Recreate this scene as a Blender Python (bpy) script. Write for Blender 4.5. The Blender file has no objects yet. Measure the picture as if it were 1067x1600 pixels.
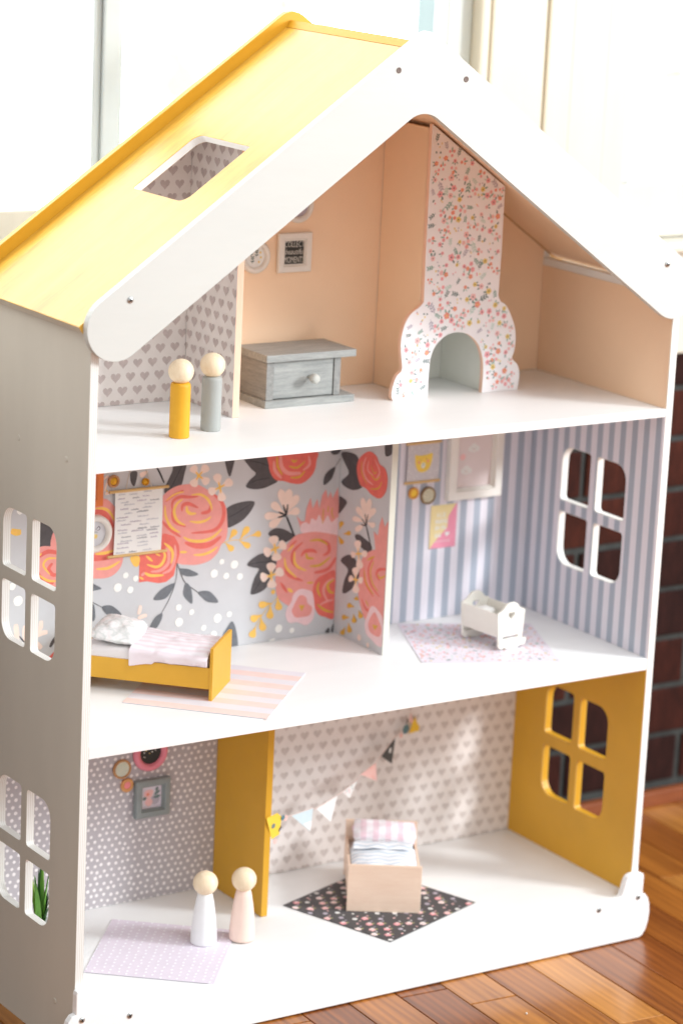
import bpy, bmesh, math, random
from mathutils import Vector, Matrix, noise
from mathutils.geometry import tessellate_polygon
random.seed(7)
SC = bpy.context.scene
COL = SC.collection
PI = math.pi

# ------------------------------------------------------------------ camera, light, exposure
def make_camera():
    cd = bpy.data.cameras.new('camera')
    cam = bpy.data.objects.new('camera', cd); COL.objects.link(cam)
    r = Vector((0.8352, -0.5481, 0.0458)); f = Vector((0.5416, 0.8051, -0.2419))
    f.normalize(); r = (r - f * r.dot(f)).normalized(); u = r.cross(f)
    M = Matrix((r, u, -f)).transposed().to_4x4(); M.translation = (-1.34144, -2.4477, 1.29901)
    cam.matrix_world = M
    cd.sensor_fit = 'VERTICAL'; cd.sensor_height = 36.0; cd.sensor_width = 24.0
    cd.lens = 36.0 * 4496.26 / 1600.0
    cd.clip_start = 0.05; cd.clip_end = 60
    cd.dof.use_dof = True
    cd.dof.focus_distance = (Vector((0.24, 0.04, 0.66)) - M.translation).dot(f)
    cd.dof.aperture_fstop = 3.8
    SC.camera = cam
make_camera()
W0 = bpy.data.worlds.new('World'); SC.world = W0; W0.use_nodes = True
bg = W0.node_tree.nodes['Background']; bg.inputs[0].default_value = (0.95, 0.98, 1.0, 1); bg.inputs[1].default_value = 0.86

def area_lamp(name, loc, target, sx, sy, power, col):
    ld = bpy.data.lights.new(name, 'AREA'); ld.shape = 'RECTANGLE'; ld.size = sx; ld.size_y = sy
    ld.energy = power; ld.color = col
    o = bpy.data.objects.new(name, ld); COL.objects.link(o)
    o.location = loc
    o.rotation_euler = (Vector(target) - Vector(loc)).to_track_quat('-Z', 'Y').to_euler()
    return o
# the daylight of a window to the right of the camera
area_lamp('side_window_light', (2.70, -1.98, 1.80), (0.45, 0.1, 0.5), 0.55, 0.85, 98, (0.92, 0.97, 1.0))
# the broad soft light of the room's other windows and its white ceiling
area_lamp('room_light', (0.95, -2.15, 3.30), (0.40, 0.1, 0.45), 2.2, 1.6, 52, (0.93, 0.97, 1.0))
SC.view_settings.view_transform = 'Standard'; SC.view_settings.look = 'None'
SC.view_settings.exposure = 0.08; SC.view_settings.gamma = 1.0

# ------------------------------------------------------------------ colour and material helpers
def lin(c):
    c = c / 255.0
    return c / 12.92 if c <= 0.04045 else ((c + 0.055) / 1.055) ** 2.4
def rgb(r, g, b): return (lin(r), lin(g), lin(b), 1.0)
MATS = {}
def nodes_of(name):
    m = bpy.data.materials.new(name); m.use_nodes = True
    nt = m.node_tree; b = nt.nodes['Principled BSDF']
    return m, nt, b
def add(nt, t, **kw):
    n = nt.nodes.new(t)
    for k, v in kw.items(): setattr(n, k, v)
    return n
def link(nt, a, b): nt.links.new(a, b)
def mixcol(nt, fac, c1, c2, mode='MIX'):
    n = add(nt, 'ShaderNodeMix', data_type='RGBA', blend_type=mode)
    for i, v in ((0, fac), (6, c1), (7, c2)):
        if hasattr(v, 'links'): link(nt, v, n.inputs[i])
        else: n.inputs[i].default_value = v
    return n.outputs[2]
def mth(nt, op, a, b=None, clamp=False):
    n = add(nt, 'ShaderNodeMath', operation=op); n.use_clamp = clamp
    for i, v in ((0, a), (1, b)):
        if v is None: continue
        if hasattr(v, 'links'): link(nt, v, n.inputs[i])
        else: n.inputs[i].default_value = v
    return n.outputs[0]
def tex_noise(nt, scale, detail=3, rough=0.55, stretch=(1, 1, 1), coord='Object'):
    tc = add(nt, 'ShaderNodeTexCoord'); mp = add(nt, 'ShaderNodeMapping')
    mp.inputs['Scale'].default_value = stretch
    link(nt, tc.outputs[coord], mp.inputs[0])
    n = add(nt, 'ShaderNodeTexNoise'); n.inputs['Scale'].default_value = scale
    n.inputs['Detail'].default_value = detail; n.inputs['Roughness'].default_value = rough
    link(nt, mp.outputs[0], n.inputs['Vector'])
    return n.outputs[0]
def ramp(nt, fac, *stops):
    n = add(nt, 'ShaderNodeValToRGB'); e = n.color_ramp.elements
    while len(e) < len(stops): e.new(0.5)
    for el, (p, c) in zip(e, stops): el.position = p; el.color = c
    link(nt, fac, n.inputs[0]); return n.outputs[0]
def bump(nt, b, h, strength, dist):
    n = add(nt, 'ShaderNodeBump'); n.inputs['Strength'].default_value = strength; n.inputs['Distance'].default_value = dist
    link(nt, h, n.inputs['Height']); link(nt, n.outputs[0], b.inputs['Normal'])
def scale_c(c, k): return (min(c[0] * k, 1), min(c[1] * k, 1), min(c[2] * k, 1), 1)
def paint(name, c, rough=0.5, var=0.06, scale=14, stretch=(1, 1, 1), bmp=0.12, bscale=220, bst=(1, 1, 1), spec=0.5):
    """painted or printed surface: small tone drift plus fine relief"""
    if name in MATS: return MATS[name]
    m, nt, b = nodes_of(name)
    n = tex_noise(nt, scale, 5, 0.6, stretch)
    link(nt, ramp(nt, n, (0.3, scale_c(c, 1 - var)), (0.72, scale_c(c, 1 + var))), b.inputs['Base Color'])
    b.inputs['Roughness'].default_value = rough; b.inputs['Specular IOR Level'].default_value = spec
    bump(nt, b, tex_noise(nt, bscale, 3, 0.6, bst), bmp, 0.0006)
    MATS[name] = m; return m
def grain(name, c1, c2, scale=9, stretch=(1, 12, 12), rough=0.5, coat=0.0, bmp=0.2):
    if name in MATS: return MATS[name]
    m, nt, b = nodes_of(name)
    n = tex_noise(nt, scale, 6, 0.65, stretch)
    n2 = tex_noise(nt, scale * 7, 3, 0.6, stretch)
    f = mth(nt, 'ADD', mth(nt, 'MULTIPLY', n, 0.7), mth(nt, 'MULTIPLY', n2, 0.3))
    link(nt, ramp(nt, f, (0.32, c1), (0.66, c2)), b.inputs['Base Color'])
    b.inputs['Roughness'].default_value = rough; b.inputs['Coat Weight'].default_value = coat; b.inputs['Coat Roughness'].default_value = 0.12
    bump(nt, b, n2, bmp, 0.0008)
    MATS[name] = m; return m
def flat(name, c, rough=0.6, metal=0.0):
    if name in MATS: return MATS[name]
    m, nt, b = nodes_of(name)
    n = tex_noise(nt, 90, 3)
    link(nt, ramp(nt, n, (0.3, scale_c(c, 0.93)), (0.7, scale_c(c, 1.05))), b.inputs['Base Color'])
    b.inputs['Roughness'].default_value = rough; b.inputs['Metallic'].default_value = metal
    MATS[name] = m; return m
def stripes(name, c1, c2, axis, period, phase=0.0, duty=0.5, rough=0.6, soft=0.02):
    """printed stripes along one object axis"""
    if name in MATS: return MATS[name]
    m, nt, b = nodes_of(name)
    tc = add(nt, 'ShaderNodeTexCoord'); sp = add(nt, 'ShaderNodeSeparateXYZ'); link(nt, tc.outputs['Object'], sp.inputs[0])
    v = mth(nt, 'FRACT', mth(nt, 'DIVIDE', mth(nt, 'SUBTRACT', sp.outputs[axis], phase), period))
    d = mth(nt, 'ABSOLUTE', mth(nt, 'SUBTRACT', v, 0.5))
    fac = mth(nt, 'DIVIDE', mth(nt, 'SUBTRACT', d, duty / 2 - soft), 2 * soft, True)
    n = tex_noise(nt, 60, 4)
    col = mixcol(nt, fac, c1, c2)
    link(nt, mixcol(nt, mth(nt, 'MULTIPLY', n, 0.12), col, (0.5, 0.5, 0.5, 1)), b.inputs['Base Color'])
    b.inputs['Roughness'].default_value = rough
    bump(nt, b, tex_noise(nt, 500, 2), 0.06, 0.0004)
    MATS[name] = m; return m

M_white = paint('white_paint', rgb(240, 240, 239), 0.42, 0.03, 11, (.35, 1.6, 1.6), 0.3, 70, (0.2, 1.6, 1.6))
M_side_shaded = paint('white_paint_shaded', rgb(211, 206, 194), 0.5, 0.035, 8, (1.4, 1.4, .4), 0.35, 80, (1.5, 1.5, 0.22))  # white of the outer sides, darkened so the colour itself carries their shade
M_edge = paint('white_edge', rgb(243, 242, 238), 0.5, 0.03, 30)
M_ply = stripes('plywood_edge', rgb(216, 212, 202), rgb(242, 241, 237), 0, .0022, .0004, .3, .55, .12)
M_mustard = paint('mustard_paint', rgb(219, 164, 42), 0.42, 0.07, 9, (1, 1, 1), 0.25, 80, (1, 1, 0.3))
M_roof = grain('mustard_roof', rgb(192, 138, 36), rgb(236, 188, 78), 5.0, (1.2, 9, 1.2), 0.31, 0.0, 0.18)
M_peach = paint('peach_paint', rgb(251, 216, 182), 0.55, 0.03, 10, (1, 1, 1), 0.15, 90)
M_peachedge = grain('peach_wood_edge', rgb(246, 198, 170), rgb(252, 210, 184), 20, (8, 8, 0.6), 0.5)
M_hole = flat('dark_hole', rgb(120, 105, 98), 0.8)
M_steel = flat('zinc_steel', rgb(190, 190, 188), 0.32, 1.0)
M_black = flat('black_slot', rgb(25, 25, 28), 0.7)
M_heartbg = paint('heart_paper', rgb(238, 229, 224), 0.62, 0.03, 60)
M_heart = paint('heart_print', rgb(204, 188, 184), 0.65, 0.10, 160)
M_heartbg2 = paint('heart_paper_warm', rgb(240, 232, 228), 0.62, 0.03, 60)
M_heart2 = paint('heart_print_warm', rgb(213, 202, 197), 0.65, 0.09, 160)
M_graybg = paint('dotted_paper', rgb(190, 183, 187), 0.62, 0.03, 50)
M_dot = paint('dot_print', rgb(247, 241, 241), 0.6, 0.03, 90)
MUR = {
 'bg': paint('mural_paper', rgb(203, 203, 205), 0.6, 0.025, 40),
 'pink': paint('mural_pink', rgb(238, 158, 150), 0.6, 0.05, 120), 'pinkl': paint('mural_blush', rgb(242, 206, 208), 0.6, 0.05, 120),
 'coral': paint('mural_coral', rgb(232, 112, 100), 0.6, 0.08, 130), 'yel': paint('mural_yellow', rgb(250, 198, 96), 0.6, 0.06, 140),
 'yeld': paint('mural_gold', rgb(222, 170, 66), 0.6, 0.1, 140), 'leaf': paint('mural_leaf', rgb(84, 80, 82), 0.6, 0.16, 150),
 'leafd': paint('mural_leaf_vein', rgb(50, 50, 54), 0.6, 0.1, 150), 'leafm': paint('mural_leaf_grey', rgb(110, 113, 118), 0.6, 0.16, 150),
 'cream': paint('mural_cream', rgb(248, 222, 208), 0.6, 0.04, 120), 'white': paint('mural_white', rgb(248, 246, 240), 0.6, 0.02, 90)}

# ------------------------------------------------------------------ object helpers
XF = {}
def thing(name, label, cat, loc=(0, 0, 0), rz=0.0, group=None, kind=None):
    o = bpy.data.objects.new(name, None); COL.objects.link(o)
    o.empty_display_size = 0.02
    o.location = loc; o.rotation_euler = (0, 0, rz)
    tag(o, label, cat, group, kind)
    XF[o.name] = Matrix.Translation(loc) @ Matrix.Rotation(rz, 4, 'Z')
    return o
def tag(o, label=None, cat=None, group=None, kind=None):
    if label: o['label'] = label
    if cat: o['category'] = cat
    if group: o['group'] = group
    if kind: o['kind'] = kind
    return o
def root_of(o):
    while o.parent: o = o.parent
    return o
def obj(name, bm, mats, parent=None, world=False, smooth=False, label=None, recalc=True):
    """link one bmesh as one object; world=True: coordinates are world ones, moved into the parent's frame"""
    me = bpy.data.meshes.new(name)
    if isinstance(bm, bpy.types.Mesh): me = bm
    else:
        if recalc: bmesh.ops.recalc_face_normals(bm, faces=bm.faces[:])
        bm.to_mesh(me); bm.free()
    if not isinstance(mats, (list, tuple)): mats = [mats]
    if len(me.materials) == 0:
        for m in mats: me.materials.append(m)
    o = bpy.data.objects.new(name, me); COL.objects.link(o)
    if parent:
        o.parent = parent
        if world: me.transform(XF[root_of(parent).name].inverted())
    if smooth:
        for p in me.polygons: p.use_smooth = True
    if label: o['label'] = label
    return o
def dup(o, parent=None, loc=None, rz=None):
    c = o.copy(); COL.objects.link(c); c.parent = parent
    if loc is not None: c.location = loc
    if rz is not None: c.rotation_euler = (0, 0, rz)
    if c.parent is None: XF[c.name] = Matrix.Translation(c.location) @ Matrix.Rotation(c.rotation_euler[2], 4, 'Z')
    for ch in list(o.children): dup(ch, c)
    return c
def box(bm, lo, hi, mi=0, bev=0.0, M=None):
    vs = [bm.verts.new((x, y, z)) for x in (lo[0], hi[0]) for y in (lo[1], hi[1]) for z in (lo[2], hi[2])]
    fs = []
    for q in ((0, 1, 3, 2), (4, 6, 7, 5), (0, 4, 5, 1), (2, 3, 7, 6), (0, 2, 6, 4), (1, 5, 7, 3)):
        f = bm.faces.new([vs[i] for i in q]); f.material_index = mi; fs.append(f)
    if M: bmesh.ops.transform(bm, matrix=M, verts=vs)
    if bev > 0:
        es = list({e for f in fs for e in f.edges})
        bmesh.ops.bevel(bm, geom=es, offset=bev, segments=2, affect='EDGES', profile=0.6)
    return vs
def boxm(lo, hi, bev=0.0):
    bm = bmesh.new(); box(bm, lo, hi, 0, bev); return bm
def lathe(bm, prof, seg=32, mi=0, M=None, cap=True):
    rings = []
    for r, z in prof:
        if r < 1e-6: rings.append([bm.verts.new((0, 0, z))])
        else: rings.append([bm.verts.new((r * math.cos(2 * PI * i / seg), r * math.sin(2 * PI * i / seg), z)) for i in range(seg)])
    for a, b in zip(rings, rings[1:]):
        for i in range(seg):
            j = (i + 1) % seg
            if len(a) == 1: f = bm.faces.new((a[0], b[i], b[j]))
            elif len(b) == 1: f = bm.faces.new((a[i], a[j], b[0]))
            else: f = bm.faces.new((a[i], a[j], b[j], b[i]))
            f.material_index = mi; f.smooth = True
    if cap:
        for rg in (rings[0], rings[-1]):
            if len(rg) > 1: bm.faces.new(rg).material_index = mi
    vs = [v for r in rings for v in r]
    if M: bmesh.ops.transform(bm, matrix=M, verts=vs)
    return vs
def tube(bm, pts, r, seg=8, mi=0, taper=None):
    pts = [Vector(p) for p in pts]; rings = []
    for i, p in enumerate(pts):
        d = (pts[min(i + 1, len(pts) - 1)] - pts[max(i - 1, 0)]).normalized()
        a = d.orthogonal().normalized() if abs(d.z) > 0.9 else d.cross(Vector((0, 0, 1))).normalized()
        b = d.cross(a)
        rr = r if taper is None else r * taper[i]
        rings.append([bm.verts.new(p + a * rr * math.cos(2 * PI * k / seg) + b * rr * math.sin(2 * PI * k / seg)) for k in range(seg)])
    for a, b in zip(rings, rings[1:]):
        for k in range(seg):
            f = bm.faces.new((a[k], a[(k + 1) % seg], b[(k + 1) % seg], b[k])); f.smooth = True; f.material_index = mi
    for rg in (rings[0], rings[-1]): bm.faces.new(rg).material_index = mi
def plate(bm, outer, holes, t, fmap, mi=0, mrim=None, mback=None, bev=0.0, mhole=None):
    """flat board of any outline with holes: fmap(u, v, w) -> xyz, w from 0 (front) to t"""
    loops = [outer] + list(holes)
    allp = [p for l in loops for p in l]
    tris = tessellate_polygon([[Vector((p[0], p[1], 0)) for p in l] for l in loops])
    V = [[bm.verts.new(fmap(p[0], p[1], w)) for p in allp] for w in (0.0, t)]
    for k in (0, 1):
        for tr in tris:
            try: f = bm.faces.new([V[k][i] for i in tr])
            except ValueError: continue
            f.material_index = mi if k == 0 or mback is None else mback
    o = 0; rim = []
    for li, l in enumerate(loops):
        n = len(l)
        for i in range(n):
            j = (i + 1) % n
            f = bm.faces.new((V[0][o + i], V[0][o + j], V[1][o + j], V[1][o + i]))
            f.material_index = (mi if mrim is None else mrim) if (li == 0 or mhole is None) else mhole
            for a, b in ((V[0][o + i], V[0][o + j]), (V[1][o + i], V[1][o + j])):
                e = bm.edges.get((a, b))
                if e: rim.append(e)
        o += n
    if bev > 0:
        bmesh.ops.recalc_face_normals(bm, faces=bm.faces[:])
        bmesh.ops.bevel(bm, geom=rim, offset=bev, segments=1, affect='EDGES', clamp_overlap=True)
def arc(cx, cy, r, a0, a1, n=8):
    return [(cx + r * math.cos(math.radians(a0 + (a1 - a0) * i / n)), cy + r * math.sin(math.radians(a0 + (a1 - a0) * i / n))) for i in range(n + 1)]
def rrect(x0, y0, x1, y1, r, n=6):
    """rounded rectangle, r = radius or 4 radii (lower left, lower right, upper right, upper left)"""
    if not isinstance(r, (list, tuple)): r = (r,) * 4
    return (arc(x0 + r[0], y0 + r[0], r[0], 180, 270, n) + arc(x1 - r[1], y0 + r[1], r[1], 270, 360, n)
            + arc(x1 - r[2], y1 - r[2], r[2], 0, 90, n) + arc(x0 + r[3], y1 - r[3], r[3], 90, 180, n))
def catmull(pts, closed, n=4):
    if len(pts) < 3: return list(pts)
    out = []; N = len(pts)
    for i in range(N if closed else N - 1):
        p = [pts[(i + k) % N] if closed else pts[min(max(i + k, 0), N - 1)] for k in (-1, 0, 1, 2)]
        for s in range(n):
            t = s / n
            out.append(tuple(0.5 * (2 * p[1][c] + (p[2][c] - p[0][c]) * t + (2 * p[0][c] - 5 * p[1][c] + 4 * p[2][c] - p[3][c]) * t * t
                                    + (3 * p[1][c] - p[0][c] - 3 * p[2][c] + p[3][c]) * t ** 3) for c in (0, 1)))
    if not closed: out.append(tuple(pts[-1]))
    return out
class Print:
    """flat print: coloured outlines laid on a sheet, each layer a hair above the last"""
    def __init__(s, fmap, clip=None): s.bm = bmesh.new(); s.f = fmap; s.k = 0; s.mats = []; s.clip = clip
    def mi(s, m):
        if m not in s.mats: s.mats.append(m)
        return s.mats.index(m)
    def poly(s, pts, m, layer=None):
        if s.clip: pts = clip_rect(pts, s.clip)
        if len(pts) < 3: return
        if layer is None: s.k += 1; w = 0.00004 + 0.0000025 * s.k
        else: s.k += 1; w = 0.00004 + layer * 0.00004 + (s.k % 16) * 0.0000023
        mi = s.mi(m)
        vs = [s.bm.verts.new(s.f(u, v, w)) for u, v in pts]
        for tr in tessellate_polygon([[Vector((p[0], p[1], 0)) for p in pts]]):
            if len(set(tr)) < 3: continue
            try: s.bm.faces.new([vs[i] for i in tr]).material_index = mi
            except ValueError: pass
    def dot(s, x, y, r, m, n=14, ry=None, layer=None, wob=0.06):
        s.poly([(x + r * (1 + random.uniform(-wob, wob)) * math.cos(2 * PI * i / n), y + (ry or r) * (1 + random.uniform(-wob, wob)) * math.sin(2 * PI * i / n)) for i in range(n)], m, layer)
    def stroke(s, pts, w, m, tip=0.25, layer=None):
        c = catmull(pts, False, 5) if len(pts) > 2 else [tuple((1 - t) * a + t * b for a, b in zip(*pts)) for t in (0, .25, .5, .75, 1)]
        L = []; R = []; n = len(c) - 1
        for i, p in enumerate(c):
            a = c[max(i - 1, 0)]; b = c[min(i + 1, n)]
            d = Vector((b[0] - a[0], b[1] - a[1])); d = d.normalized() if d.length > 1e-9 else Vector((1, 0))
            ww = w / 2 * (tip + (1 - tip) * math.sin(PI * i / n) ** 0.7)
            L.append((p[0] - d.y * ww, p[1] + d.x * ww)); R.append((p[0] + d.y * ww, p[1] - d.x * ww))
        # strip of quads: robust where a stroke curls
        if s.clip and any(not (s.clip[0] <= q[0] <= s.clip[2] and s.clip[1] <= q[1] <= s.clip[3]) for q in L + R):
            for i in range(n): s.poly([L[i], L[i + 1], R[i + 1], R[i]], m, layer)
            return
        if layer is None: s.k += 1; h = 0.00004 + 0.0000025 * s.k
        else: s.k += 1; h = 0.00004 + layer * 0.00004 + (s.k % 16) * 0.0000023
        mi = s.mi(m)
        a = [s.bm.verts.new(s.f(q[0], q[1], h)) for q in L]; b = [s.bm.verts.new(s.f(q[0], q[1], h)) for q in R]
        for i in range(n): s.bm.faces.new((a[i], a[i + 1], b[i + 1], b[i])).material_index = mi
    def heart(s, x, y, w, m, layer=0):
        pts = []
        for i in range(16):
            t = 2 * PI * i / 16
            pts.append((x + w / 32 * 16 * math.sin(t) ** 3, y + w / 32 * (13 * math.cos(t) - 5 * math.cos(2 * t) - 2 * math.cos(3 * t) - math.cos(4 * t))))
        s.poly(pts, m, layer)
def clip_rect(pts, c):
    for ax, lim, sg in ((0, c[0], 1), (0, c[2], -1), (1, c[1], 1), (1, c[3], -1)):
        out = []
        for i, p in enumerate(pts):
            q = pts[i - 1]; ip = (p[ax] - lim) * sg >= 0; iq = (q[ax] - lim) * sg >= 0
            if ip != iq:
                t = (lim - q[ax]) / (p[ax] - q[ax]); out.append((q[0] + t * (p[0] - q[0]), q[1] + t * (p[1] - q[1])))
            if ip: out.append(p)
        pts = out
        if not pts: return []
    return pts
def inside(p, poly):
    c = False; n = len(poly)
    for i in range(n):
        a, b = poly[i], poly[i - 1]
        if (a[1] > p[1]) != (b[1] > p[1]) and p[0] < (b[0] - a[0]) * (p[1] - a[1]) / (b[1] - a[1]) + a[0]: c = not c
    return c

# ------------------------------------------------------------------ the doll house
W, D, T = 0.75, 0.24337, 0.00943
Z0, A0, A1, B0, B1 = 0.0557, 0.3317, 0.34555, 0.6314, 0.6407
TF = 0.00877                 # front trim thickness
SL = 0.7033; RZ = 0.7914; AX = 0.3745   # roof slope, height at the left wall, ridge
def roof_top(x): return RZ + SL * x if x < AX else RZ + SL * (2 * AX - x)
RT = 0.011                   # roof board measured upright
WX1, WX2, WX3, WX4 = 0.2515, 0.4645, 0.3115, 0.5035   # partitions: attic, middle, ground, chimney side
PT = 0.0082
house = thing('doll_house', 'large white wooden doll house with mustard yellow roof and three open floors', 'doll house', (0.375, 0.1217, 0))
def hp(name, bm, mats, **kw):
    par = kw.pop('parent', house)
    return obj(name, bm, mats, par, world=True, **kw)
YW = [(0.0619, 0.1156), (0.1282, 0.1817)]
ZM = [(0.4167, 0.4802), (0.4946, 0.5600)]; ZB = [(0.1242, 0.1865), (0.2018, 0.2648)]
def win_holes(grow=0.0, rows=(ZM, ZB)):
    hs = []
    for Zs in rows:
        for iy, (y0, y1) in enumerate(YW):
            for iz, (z0, z1) in enumerate(Zs):
                R = [0.0045] * 4
                R[{(0, 0): 0, (1, 0): 1, (1, 1): 2, (0, 1): 3}[(iy, iz)]] = 0.019
                hs.append(rrect(y0 - grow, z0 - grow, y1 + grow, z1 + grow, R))
    return hs
# left and right sides with their four-pane window openings
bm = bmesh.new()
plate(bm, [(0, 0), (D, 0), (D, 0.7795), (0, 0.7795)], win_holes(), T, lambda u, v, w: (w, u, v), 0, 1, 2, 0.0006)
hp('side_panel', bm, [M_side_shaded, M_ply, M_edge], label='left side wall with two four-pane window openings')
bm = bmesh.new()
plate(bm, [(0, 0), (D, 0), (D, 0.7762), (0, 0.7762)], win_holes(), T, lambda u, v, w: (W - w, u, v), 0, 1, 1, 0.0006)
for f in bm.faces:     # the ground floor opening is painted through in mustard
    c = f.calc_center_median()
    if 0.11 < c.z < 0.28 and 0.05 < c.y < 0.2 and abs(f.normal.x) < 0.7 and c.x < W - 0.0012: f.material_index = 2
hp('side_panel', bm, [M_side_shaded, M_edge, M_mustard], label='right side wall with two four-pane window openings')
# floors
for nm, z0, z1 in (('floor_shelf', A0, A1), ('floor_shelf', B0, B1)):
    bm = bmesh.new(); box(bm, (T + .0002, 0.0004, z0), (W - T - .0002, D - 0.0007, z1), 0, 0.0007)
    hp(nm, bm, M_white, label='middle floor board' if z0 < .5 else 'attic floor board')
bm = bmesh.new(); box(bm, (T + .0002, 0.0002, 0.044), (W - T - .0002, D - 0.0007, Z0 - .0003))
hp('base_board', bm, M_white)
# back
bm = bmesh.new()
xs = [0.0, AX, W]
plate(bm, [(0, 0), (W, 0), (W, roof_top(W) - RT - .0006), (AX, roof_top(AX) - RT - .0006), (0, roof_top(0) - RT - .0006)], [], 0.005, lambda u, v, w: (u, D + w, v), 0)
hp('back_panel', bm, M_white)
# front gable trim and rear gable trim
def gable(r, bot):
    th = math.atan(0.7046); c, s = math.cos(th), math.sin(th)
    ax = 0.379; cx, cz = 0.0237, 0.7792
    def side(sign):
        # left half: lower edge up from the cap, then the cap, then upper edge
        return None
    apex_o = cz + 0.7046 * (ax - cx) + r / c
    apex_i = cz + 0.7046 * (ax - cx) - r / c
    def fillet(z, rad, n=8):
        # arc tangent to both slopes, centre on the axis
        cc = z - rad / c
        return [(ax + rad * math.sin(th * (k / n * 2 - 1)), cc + rad * math.cos(th * (k / n * 2 - 1))) for k in range(n + 1)]
    capL = [(cx + r * math.cos(math.radians(a)), cz + r * math.sin(math.radians(a))) for a in [90 + math.degrees(th) + k * 180 / 18 for k in range(19)]]
    up = fillet(apex_o, 0.014)
    lo = fillet(apex_i, 0.030)
    capR = [(2 * ax - x, z) for x, z in capL]
    return up[::-1] + capL + lo + capR[::-1]
bm = bmesh.new()
plate(bm, gable(0.033, 0), [], TF, lambda u, v, w: (u, -TF + w, v), 0, 0, 0, 0.0007)
hp('gable_trim', bm, paint('gable_white', rgb(208, 209, 204), 0.45, 0.025, 9, (.5, 1.4, 1.4), 0.3, 70, (.3, 1.5, 1.5)), label='white front gable trim with rounded ends')
th = math.atan(SL)
bm = bmesh.new()
def rt(x, k): return roof_top(x) + k
prof = [(-0.02, rt(-0.02, -RT)), (-0.02, rt(-0.02, .0160))] + [(0.3605, rt(.3605, .0160)), (0.3665, rt(.3665, .0150)), (AX, rt(AX, .0110)), (2 * AX - .3665, rt(.3665, .0150)), (2 * AX - .3605, rt(.3605, .0160))] + [(W + .02, rt(W + .02, .0160)), (W + .02, rt(W + .02, -RT)), (AX, rt(AX, -RT))]
plate(bm, prof, [], 0.009, lambda u, v, w: (u, D + .0002 + w, v), 0, 0, 0, 0.0006)
hp('gable_trim', bm, M_mustard, label='mustard rear gable trim')
# roof boards; local u runs up the slope
c, s = math.cos(th), math.sin(th)
xe = -0.0142
L = (0.3657 - xe) / c
bm = bmesh.new()
hole = rrect((0.1395 - xe) / c, 0.0675, (0.2165 - xe) / c, 0.1725, (0.012, 0.003, 0.012, 0.003))
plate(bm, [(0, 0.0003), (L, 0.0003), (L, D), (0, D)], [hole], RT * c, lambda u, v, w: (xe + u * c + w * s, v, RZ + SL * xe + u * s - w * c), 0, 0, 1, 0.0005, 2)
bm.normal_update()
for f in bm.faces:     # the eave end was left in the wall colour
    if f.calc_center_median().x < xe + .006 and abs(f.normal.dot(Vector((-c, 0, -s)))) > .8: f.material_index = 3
hp('roof_board', bm, [M_roof, M_white, M_edge, M_side_shaded], label='left roof board with a skylight opening')
bm = bmesh.new()
plate(bm, [(0, 0.0003), (L + .006, 0.0003), (L + .006, D), (0, D)], [], RT * c, lambda u, v, w: (W - xe - u * c - w * s, v, RZ + SL * xe + u * s - w * c), 0, 0, 1, 0.0005)
# top end of this board covers the end of the other one
hp('roof_board', bm, [M_roof, M_peach], label='right roof board whose end shows as a ridge strip')
bm = bmesh.new()
px, pz = 0.3657, RZ + SL * 0.3657
vs = [(px + .0004, pz + .0002), (px + s * .0095, pz + c * .0095), (px + s * .0095 + c * .010, pz + c * .0095 - s * .010), (px + c * .010, pz - s * .010)]
plate(bm, vs, [], D - .0006, lambda u, v, w: (u, .0003 + w, v), 0, 0, 0, 0.0004)
hp('ridge_strip', bm, M_mustard)
# plinth with rounded ends and raised corners
def plinth():
    half = [(0.0, 0.0572)]
    r = [(0.34, 0.0562), (0.3455, 0.0585), (0.3485, 0.066), (0.3505, 0.075), (0.3535, 0.0808), (0.3585, 0.0832), (0.372, 0.0832), (0.3765, 0.0815), (0.3775, 0.078), (0.3775, 0.0565)]
    r += [(0.3775 + .0124 * math.sin(math.radians(a)) , 0.0565 - .0245 * (1 - math.cos(math.radians(a)))) for a in (22, 44, 66, 90)]
    r += [(0.3899 - .0135 * (1 - math.cos(math.radians(a))), 0.0320 - .0305 * math.sin(math.radians(a))) for a in (22, 45, 68, 90)]
    return [(0.375 + x, z) for x, z in r] + [(0.375 - x, z) for x, z in r[::-1]]
bm = bmesh.new()
plate(bm, plinth(), [], TF, lambda u, v, w: (u, -TF - .0002 + w, v), 0, 0, 0, 0.0007)
hp('plinth', bm, paint('plinth_white', rgb(250, 250, 249), 0.42, 0.015, 11, (.35, 1.6, 1.6), 0.3, 70, (0.2, 1.6, 1.6)))
# partitions
def partition(x0, y0, z0, z1, mats, label, face=(0, 1, 2), x1=None):
    bm = bmesh.new(); vs = box(bm, (x0, y0, z0), (x1 or x0 + PT, D - .0008, z1), 0, 0.0004)
    bm.normal_update()
    for f in bm.faces:
        f.material_index = face[0] if f.normal.x < -0.7 else face[1] if f.normal.y < -0.3 else face[2]
    return hp('partition', bm, mats, label=label)
e = 0.0002
pt1 = partition(WX1, 0.1395, B1 + e, 0.9440, [M_heartbg, M_peachedge, M_peach], 'attic partition with heart paper and peach edge')
pt2 = partition(WX2, 0.1400, A1 + e, B0 - e, [MUR['bg'], paint('partition_edge', rgb(218, 217, 204), .5, .03, 30), M_heartbg2], 'middle partition with the flower mural wrapped onto it')
pt3 = partition(WX3, 0.1340, Z0 + e, A0 - e, [M_mustard, M_mustard, M_heartbg2], 'mustard ground floor partition')
pt4 = partition(WX4, 0.1578, B1 + e, 0.9455, [M_peach] * 3, 'peach chimney side', x1=WX4 + .0062)
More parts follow.
